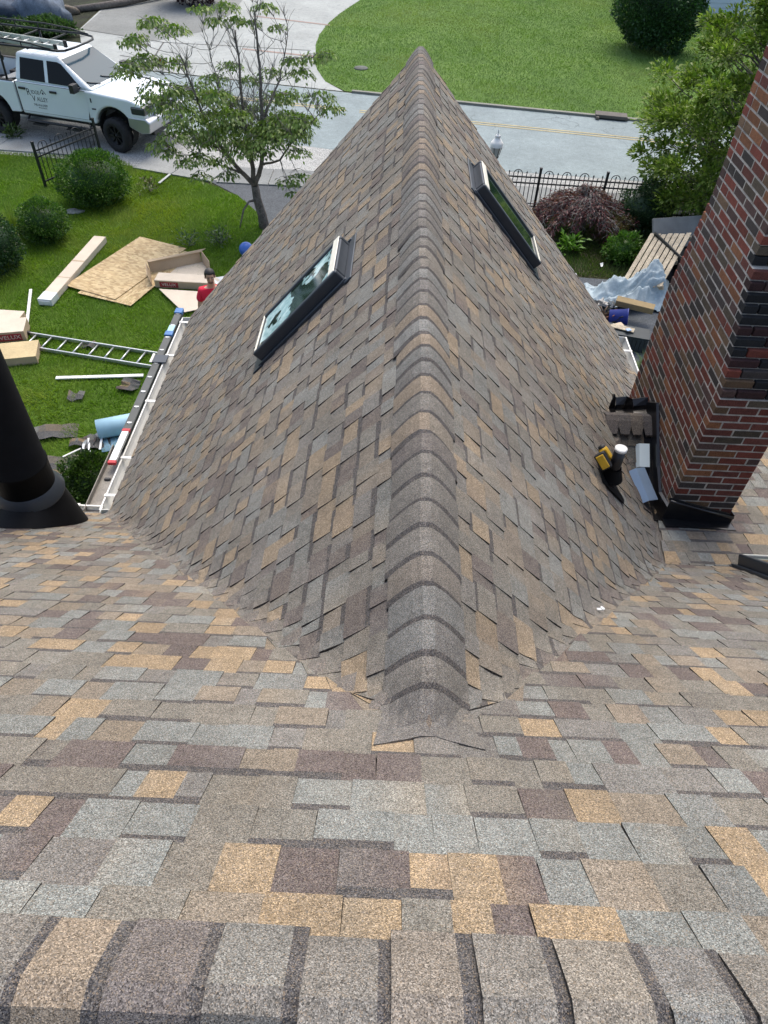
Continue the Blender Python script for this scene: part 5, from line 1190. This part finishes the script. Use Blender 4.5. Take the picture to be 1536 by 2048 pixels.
o = b.build('flashing_piece', mat('blue_zinc', (.26, .37, .52), .4, .4, .06, 4), None, 0, 1, c); s = o.modifiers.new('s', 'SOLIDIFY'); s.thickness = .003; tag(o, 'larger folded blue grey flashing piece, the lower of two beside the chimney', 'flashing')
y_ = 2.95*1.32; b = MB(); b.box((0, 0, 0), (.022, .05, .010), rotz(.4)); b.box((.012, .02, .003), (.014, .028, .008), rotz(-.3)); yl_ = 4.02
o = b.build('yellow_leaf', mat('yellow_leaf', (.55, .45, .16), .6), None, .002, 1, AT(827, 612, 3.74)); tag(o, 'tiny yellow leaf lying on a ridge cap', 'leaf')
pp = AT(1166, 1297, 2.1); b = MB(); b.box((0, 0, 0), (.03, .012, .006)); b.box((.012, .004, .004), (.012, .022, .006), rotz(.7)); o = b.build('paper_scrap', M_FILM, None, 0, 1, Vector((pp.x, pp.y, surf(pp.x, pp.y)+.02))); tag(o, 'tiny white scrap of paper in the right valley', 'scrap')
# ================================================================== RIGHT SIDE: trailer, pallet, tarp, junk
T0, T1, T2 = G(1318, 476, .75), G(1368, 524, .75), G(1326, 436, .9)
e1 = (T1-T0); e1.z = 0; L1 = e1.length; e1.normalize(); n1 = Vector((-e1.y, e1.x, 0))
if n1.x < 0: n1 = -n1
tr = thing('utility_trailer', 'dark open utility trailer with a grey tailgate beside the chimney', 'trailer', (T0.x, T0.y, 0)); o = Vector((0, 0, 0)); ln = 1.9; wdt = 1.25
b = MB(); M = basis(e1, n1, Vector((0, 0, 1))); K = lambda a, c, z: M @ Vector((a, c, z))
b.box(K(ln/2-.2, wdt/2, .42), (ln, wdt, .05), M); b.box(K(ln/2-.2, 0, .60), (ln, .03, .34), M); b.box(K(ln/2-.2, wdt, .60), (ln, .03, .34), M); b.box(K(ln-.2, wdt/2, .60), (.03, wdt, .34), M); b.build('bed', M_IRON, tr, .005, 1)
b = MB(); b.tube([K(-.2, 0, .78), K(ln-.2, 0, .78), K(ln-.2, wdt, .78), K(-.2, wdt, .78)], .022, 6); b.build('rail', M_IRON, tr)
b = MB(); b.box(K(-.26, wdt/2, .72), (.06, wdt*1.0, .62), M @ Matrix.Rotation(R(-35), 3, 'Y')); b.build('tailgate', mat('grey_board', (.16, .165, .16), .8, 0, .2, 4), tr, .005, 1)
for c_ in (-.12, wdt+.12):
    b = MB(); Tm = M @ Matrix(((1, 0, 0), (0, 0, -1), (0, 1, 0))); b.lathe([(.12, -.09), (.26, -.09), (.29, -.05), (.29, .05), (.26, .09), (.12, .09)], K(.7, c_, .29), 20, Tm); b.lathe([(.001, .06), (.13, .07)], K(.7, c_, .29), 14, Tm, mi=1); b.lathe([(.13, -.07), (.001, -.06)], K(.7, c_, .29), 14, Tm, mi=1); b.build('wheel', [M_TYRE, M_ALU], tr)
# pallet tilted against the trailer
Q = [G(1238, 572, .18), G(1300, 468, .70), G(1352, 524, .70)]; a1 = (Q[1]-Q[0]); La = a1.length; a1.normalize(); a2 = (Q[2]-Q[1]); a2 -= a1*a2.dot(a1); Lb = a2.length; a2.normalize(); a3 = a1.cross(a2)
if a3.z < 0: a3 = -a3
M_PAL = mat('weathered_pallet', (.40, .345, .255), .9, 0, .25, 5, .25, 30)
pt = thing('wooden_pallet', 'weathered slatted pallet tilted between the trailer and the silver tarp', 'pallet', (Q[0].x, Q[0].y, 0)); o = Q[0]-Vector((Q[0].x, Q[0].y, 0)); M = basis(a1, a2, a3); r = random.Random(6)
for k in range(7):
    b = MB(); w_ = Lb/7; b.box(o+M @ Vector((La/2+r.uniform(-.03, .03), w_*(k+.5), r.uniform(-.005, .005))), (La, w_*.80, .02), M, (1, 1, 1)); b.build('slat', M_PAL, pt, .003, 1)
for f in (.04, .5, .96):
    b = MB(); b.box(o+M @ Vector((La*f, Lb/2, -.06)), (.05, Lb, .09), M); b.build('stringer', M_PAL, pt, .003, 1)
# junk pile under a silver tarp
b = MB(); Cc = G(1262, 612, 0); nx, ny = 64, 46; axx = Vector((1, -.10, 0)).normalized(); ayy = Vector((.10, 1, 0)); hgt = {}
rs = np.random.RandomState(3)
def _vn(x, y, s, sd): return float(vnoise(np.array([x+7.3]), np.array([y+5.1]), s, sd)[0])
def tarp_p(u, v):
    x = u*.86; y = v*.52+.12*math.sin(u*2.2)
    edge = max(0, 1-(abs(u)**3.2+abs(v)**3.2))**.6
    main = .66*math.exp(-((u-.42)**2/.20+(v-.1)**2/.5))+.36*math.exp(-((u+.45)**2/.20+(v-.05)**2/.35))
    wx, wy = u*1.2+.5*_vn(u, v, 1.5, 3), v*.9+.5*_vn(u, v, 1.5, 4)
    rid = (1-abs(2*_vn(wx, wy, 2.6, 5)-1))**2.2*.16+(1-abs(2*_vn(wx*1.3-wy, wy+.4*wx, 4.2, 6)-1))**3*.09+.04*_vn(wx, wy, 11, 7)
    z = .02+main*edge**.8+(rid-.06)*(.35+.65*edge)
    if v < -.55 and u < .55: z += .20*(1-abs(u+.1)/.8 if abs(u+.1) < .8 else 0)
    return Vector((Cc.x, Cc.y+.22, 0))+axx*(x*(1+.10*_vn(v, 0, 3, 8)))+ayy*(y+.14*(_vn(u, 0, 3.5, 9)-.5))+Vector((0, 0, max(.02, z)))
gv = [[tarp_p(-1+2*i/nx, -1+2*j/ny) for i in range(nx+1)] for j in range(ny+1)]
for j in range(ny):
    for i in range(nx): b.add([v-Vector((Cc.x, Cc.y, 0)) for v in (gv[j][i], gv[j][i+1], gv[j+1][i+1], gv[j+1][i])], [(0, 1, 2, 3)], (1, 1, 1), 0, True)
o = b.build('silver_tarp', mat('silver_tarp', (.31, .385, .42), .6, .0, .22, 4, .12, 25), None, 0, 1, (Cc.x, Cc.y, 0)); o.modifiers.new('w', 'WELD'); s = o.modifiers.new('s', 'SOLIDIFY'); s.thickness = .004; tag(o, 'crumpled silver tarp draped over a heap of junk', 'tarp')
def junk(name, label, cat, px, py, z0, size, rz, material, tilt=(0, 0), bevel=.006): 
    p = G(px, py, z0); return slab(name, label, cat, p, size, rz, material, z0, tilt, None, bevel)
junk('long_box', 'long tan cardboard box sticking out from under the silver tarp', 'box', 1268, 616, .26, (.74, .17, .13), R(-22), mat('tan_carton', (.27, .20, .10), .85, 0, .2, 4), (R(10), 0))
b = MB(); b.lathe([(.001, 0), (.14, 0), (.165, .34), (.172, .34), (.172, .36), (.15, .36)], (0, 0, 0), 20, Matrix.Rotation(R(80), 3, 'Y')); o = b.build('blue_bucket', mat('deep_blue_plastic', (.014, .028, .20), .5, 0, .1, 6), None, 0, 1, G(1218, 634, .17)); o.rotation_euler = (0, 0, R(-15)); tag(o, 'deep blue bucket on its side below the tan box', 'bucket')
t = junk('storage_chest', 'dark slatted storage chest standing on the side drive', 'chest', 1243, 690, 0, (.86, .36, .30), R(-14), mat('dark_plastic', (.016, .024, .030), .55, 0, .2, 6), (0, 0), .012)
b = MB()
for k in range(12): b.box((-.40+k*.073, -.184, .15), (.05, .012, .26))
b.box((0, 0, .306), (.88, .38, .025)); b.build('slatted_panel', mat('dark_panel', (.020, .030, .036), .6, 0, .2, 6), t, .003, 1)
junk('wood_board', 'pale scrap board leaning on the dark chest', 'board', 1222, 655, .33, (.55, .12, .02), R(28), M_PINE, (R(6), 0))
junk('wood_board', 'short grey board with a blue wrapper lying on the dark chest', 'board', 1246, 657, .34, (.42, .13, .02), R(-22), M_PAL, (R(4), 0))
junk('blue_wrapper', 'crumpled pale blue wrapper on the chest end', 'wrapper', 1257, 660, .37, (.10, .08, .015), R(20), mat('wrapper', (.30, .42, .60), .4))
rj = random.Random(8)
for i, (px, py, lab) in enumerate(((1207, 640, 'brown tangle'), (1214, 628, 'grey lump'), (1222, 646, 'rusty bit'), (1200, 622, 'pale rag'), (1232, 650, 'black knob'))):
    b = MB()
    for k in range(5): b.box((rj.uniform(-.09, .09), rj.uniform(-.08, .08), rj.uniform(.03, .20)), (rj.uniform(.05, .16), rj.uniform(.03, .10), rj.uniform(.02, .09)), Matrix.Rotation(rj.uniform(0, 3), 3, 'Z') @ Matrix.Rotation(rj.uniform(-.8, .8), 3, 'X'))
    for k in range(3): b.tube(curve((rj.uniform(-.1, .1), rj.uniform(-.1, .1), .05), (rj.uniform(-.15, .15), rj.uniform(-.15, .15), .22), .3, rj, 5, .1), .012, 5)
    c_ = [(.12, .07, .035), (.14, .15, .15), (.16, .055, .03), (.34, .33, .31), (.02, .02, .022)][i]
    o = b.build('scrap_heap', mat('scrap_%d' % i, c_, .7, .1, .4, 12), None, .004, 1, G(px, py, .06)); tag(o, lab+' among the junk between the chest and the tarp', 'junk')
poly_thing('dark_membrane', 'dark crumpled sheet under the left lip of the tarp', 'sheet', [(1170, 596), (1215, 606), (1225, 622), (1205, 628), (1186, 612)], [.16, .20, .12, .10, .10], M_TRIM)
poly_thing('paper_scrap', 'white paper scrap in the bed near the right roof edge', 'scrap', [(1141, 551), (1152, 546), (1154, 550), (1144, 555)], [.03, .05, .03, .03], M_FILM, .004)
poly_thing('paper_scrap', 'white paper scrap lying in the grass left of the leafy shrub', 'scrap', [(1200, 527), (1206, 525), (1206, 533), (1202, 534)], [.05, .08, .05, .05], M_FILM, .004)
# ================================================================== PERSON looking up from the lawn
pp = Vector((-3.03, 10.62, 0)); yaw = math.atan2(-pp.y, -pp.x)-math.pi/2             # local +y faces the viewer
pe = thing('person', 'person with short dark hair in a red T-shirt looking up beside the cardboard', 'person', tuple(pp), yaw)
def skin(name, vs, es, rad, material, parent, lv=2):
    me = bpy.data.meshes.new(name); me.from_pydata(vs, es, []); o = bpy.data.objects.new(name, me); COL.objects.link(o); o.parent = parent; me.materials.append(material)
    o.modifiers.new('skin', 'SKIN').use_smooth_shade = True; lay = me.skin_vertices[0].data
    for i, r_ in enumerate(rad): lay[i].radius = r_ if hasattr(r_, '__len__') else (r_, r_); lay[i].use_root = (i == 0)
    sb = o.modifiers.new('sub', 'SUBSURF'); sb.levels = lv; sb.render_levels = lv; return o
HV = [(0, 0, .95), (0, 0, 1.15), (0, 0, 1.34), (0, -.01, 1.45), (0, 0, 1.52), (0, .01, 1.60), (0, .005, 1.68), (0, 0, 1.735)]; HR = [(.15, .11), (.145, .10), (.16, .105), (.075, .07), (.052, .055), (.068, .082), (.076, .09), (.05, .06)]
HE = [(i, i+1) for i in range(7)]
for s in (-1, 1):
    k = len(HV); HV += [(s*.10, 0, .90), (s*.11, .01, .50), (s*.115, -.02, .09), (s*.12, .13, .04)]; HR += [.095, .062, .045, .04]; HE += [(0, k), (k, k+1), (k+1, k+2), (k+2, k+3)]
    k = len(HV); HV += [(s*.17, 0, 1.40), (s*.235, -.01, 1.13), (s*.25, .06, .88), (s*.25, .08, .80)]; HR += [.058, .046, .034, (.024, .036)]; HE += [(2, k), (k, k+1), (k+1, k+2), (k+2, k+3)]
    for f in range(4):
        q = len(HV); fx_ = (f-1.5)*.017; HV += [(s*.25, .08+fx_, .755), (s*.245, .085+fx_, .72-.008*(f in (1, 2)))]; HR += [.009, .007]; HE += [(k+3, q), (q, q+1)]
    q = len(HV); HV += [(s*.235, .125, .80), (s*.23, .14, .77)]; HR += [.011, .008]; HE += [(k+3, q), (q, q+1)]
skin('body', HV, HE, HR, M_SKIN, pe)
TV = [(0, 0, .88), (0, 0, 1.12), (0, 0, 1.33), (0, -.008, 1.435)]; TE = [(0, 1), (1, 2), (2, 3)]; TR = [(.175, .13), (.17, .122), (.185, .125), (.098, .09)]
for s in (-1, 1):
    k = len(TV); TV += [(s*.175, 0, 1.40), (s*.225, -.008, 1.20)]; TE += [(2, k), (k, k+1)]; TR += [.078, .072]
skin('t_shirt', TV, TE, TR, mat('red_cotton', (.62, .012, .045), .85, 0, .12, 9), pe)
JV = [(0, 0, .93), (0, 0, .86)]; JE = [(0, 1)]; JR = [(.165, .122), (.17, .125)]
for s in (-1, 1):
    k = len(JV); JV += [(s*.10, 0, .78), (s*.11, .01, .48), (s*.115, -.02, .10)]; JE += [(1, k), (k, k+1), (k+1, k+2)]; JR += [.108, .078, .065]
skin('jeans', JV, JE, JR, mat('denim', (.03, .045, .08), .85, 0, .2, 20), pe)
hd_ = Vector((0, .005, 1.635))
b = MB(); b.ball(hd_+Vector((0, -.022, .038)), (.088, .100, .092), 16, 12); b.v = [v if not (v[1] > hd_.y+.045 and v[2] < hd_.z+.055) else (v[0]*.9, hd_.y+.030, v[2]+.025) for v in b.v]; b.build('hair', M_HAIR, pe)
b = MB()
for s in (-1, 1): b.box(hd_+Vector((s*.031, .088, .022)), (.036, .012, .008), rotz(-s*.3))
b.build('eyebrow', M_HAIR, pe)
for s in (-1, 1):
    b = MB(); b.ball(hd_+Vector((s*.030, .083, .004)), (.014, .009, .008), 10, 6); b.build('eye', mat('eye_white', (.55, .5, .46), .3), pe)
    b = MB(); b.ball(hd_+Vector((s*.030, .089, .004)), (.007, .005, .007), 8, 6); b.build('iris', M_HAIR, pe)
    b = MB(); b.ball(hd_+Vector((s*.078, -.005, -.005)), (.012, .02, .032), 10, 7); b.build('ear', M_SKIN, pe)
b = MB(); b.tube([hd_+Vector(v) for v in ((0, .085, .015), (0, .100, -.012), (0, .104, -.024), (0, .088, -.032))], [.008, .012, .016, .008], 8); b.build('nose', M_SKIN, pe)
b = MB(); b.ball(hd_+Vector((0, .082, -.052)), (.024, .010, .007), 10, 6); b.build('mouth', mat('lip', (.26, .09, .075), .5), pe)
b = MB(); b.ball(hd_+Vector((0, .060, -.072)), (.045, .030, .026), 12, 7); b.build('beard', mat('stubble', (.17, .095, .068), .8), pe)
for s in (-1, 1):
    b = MB(); b.ball((s*.12, .05, .04), (.05, .14, .045), 12, 7); b.build('shoe', M_TRIM, pe)
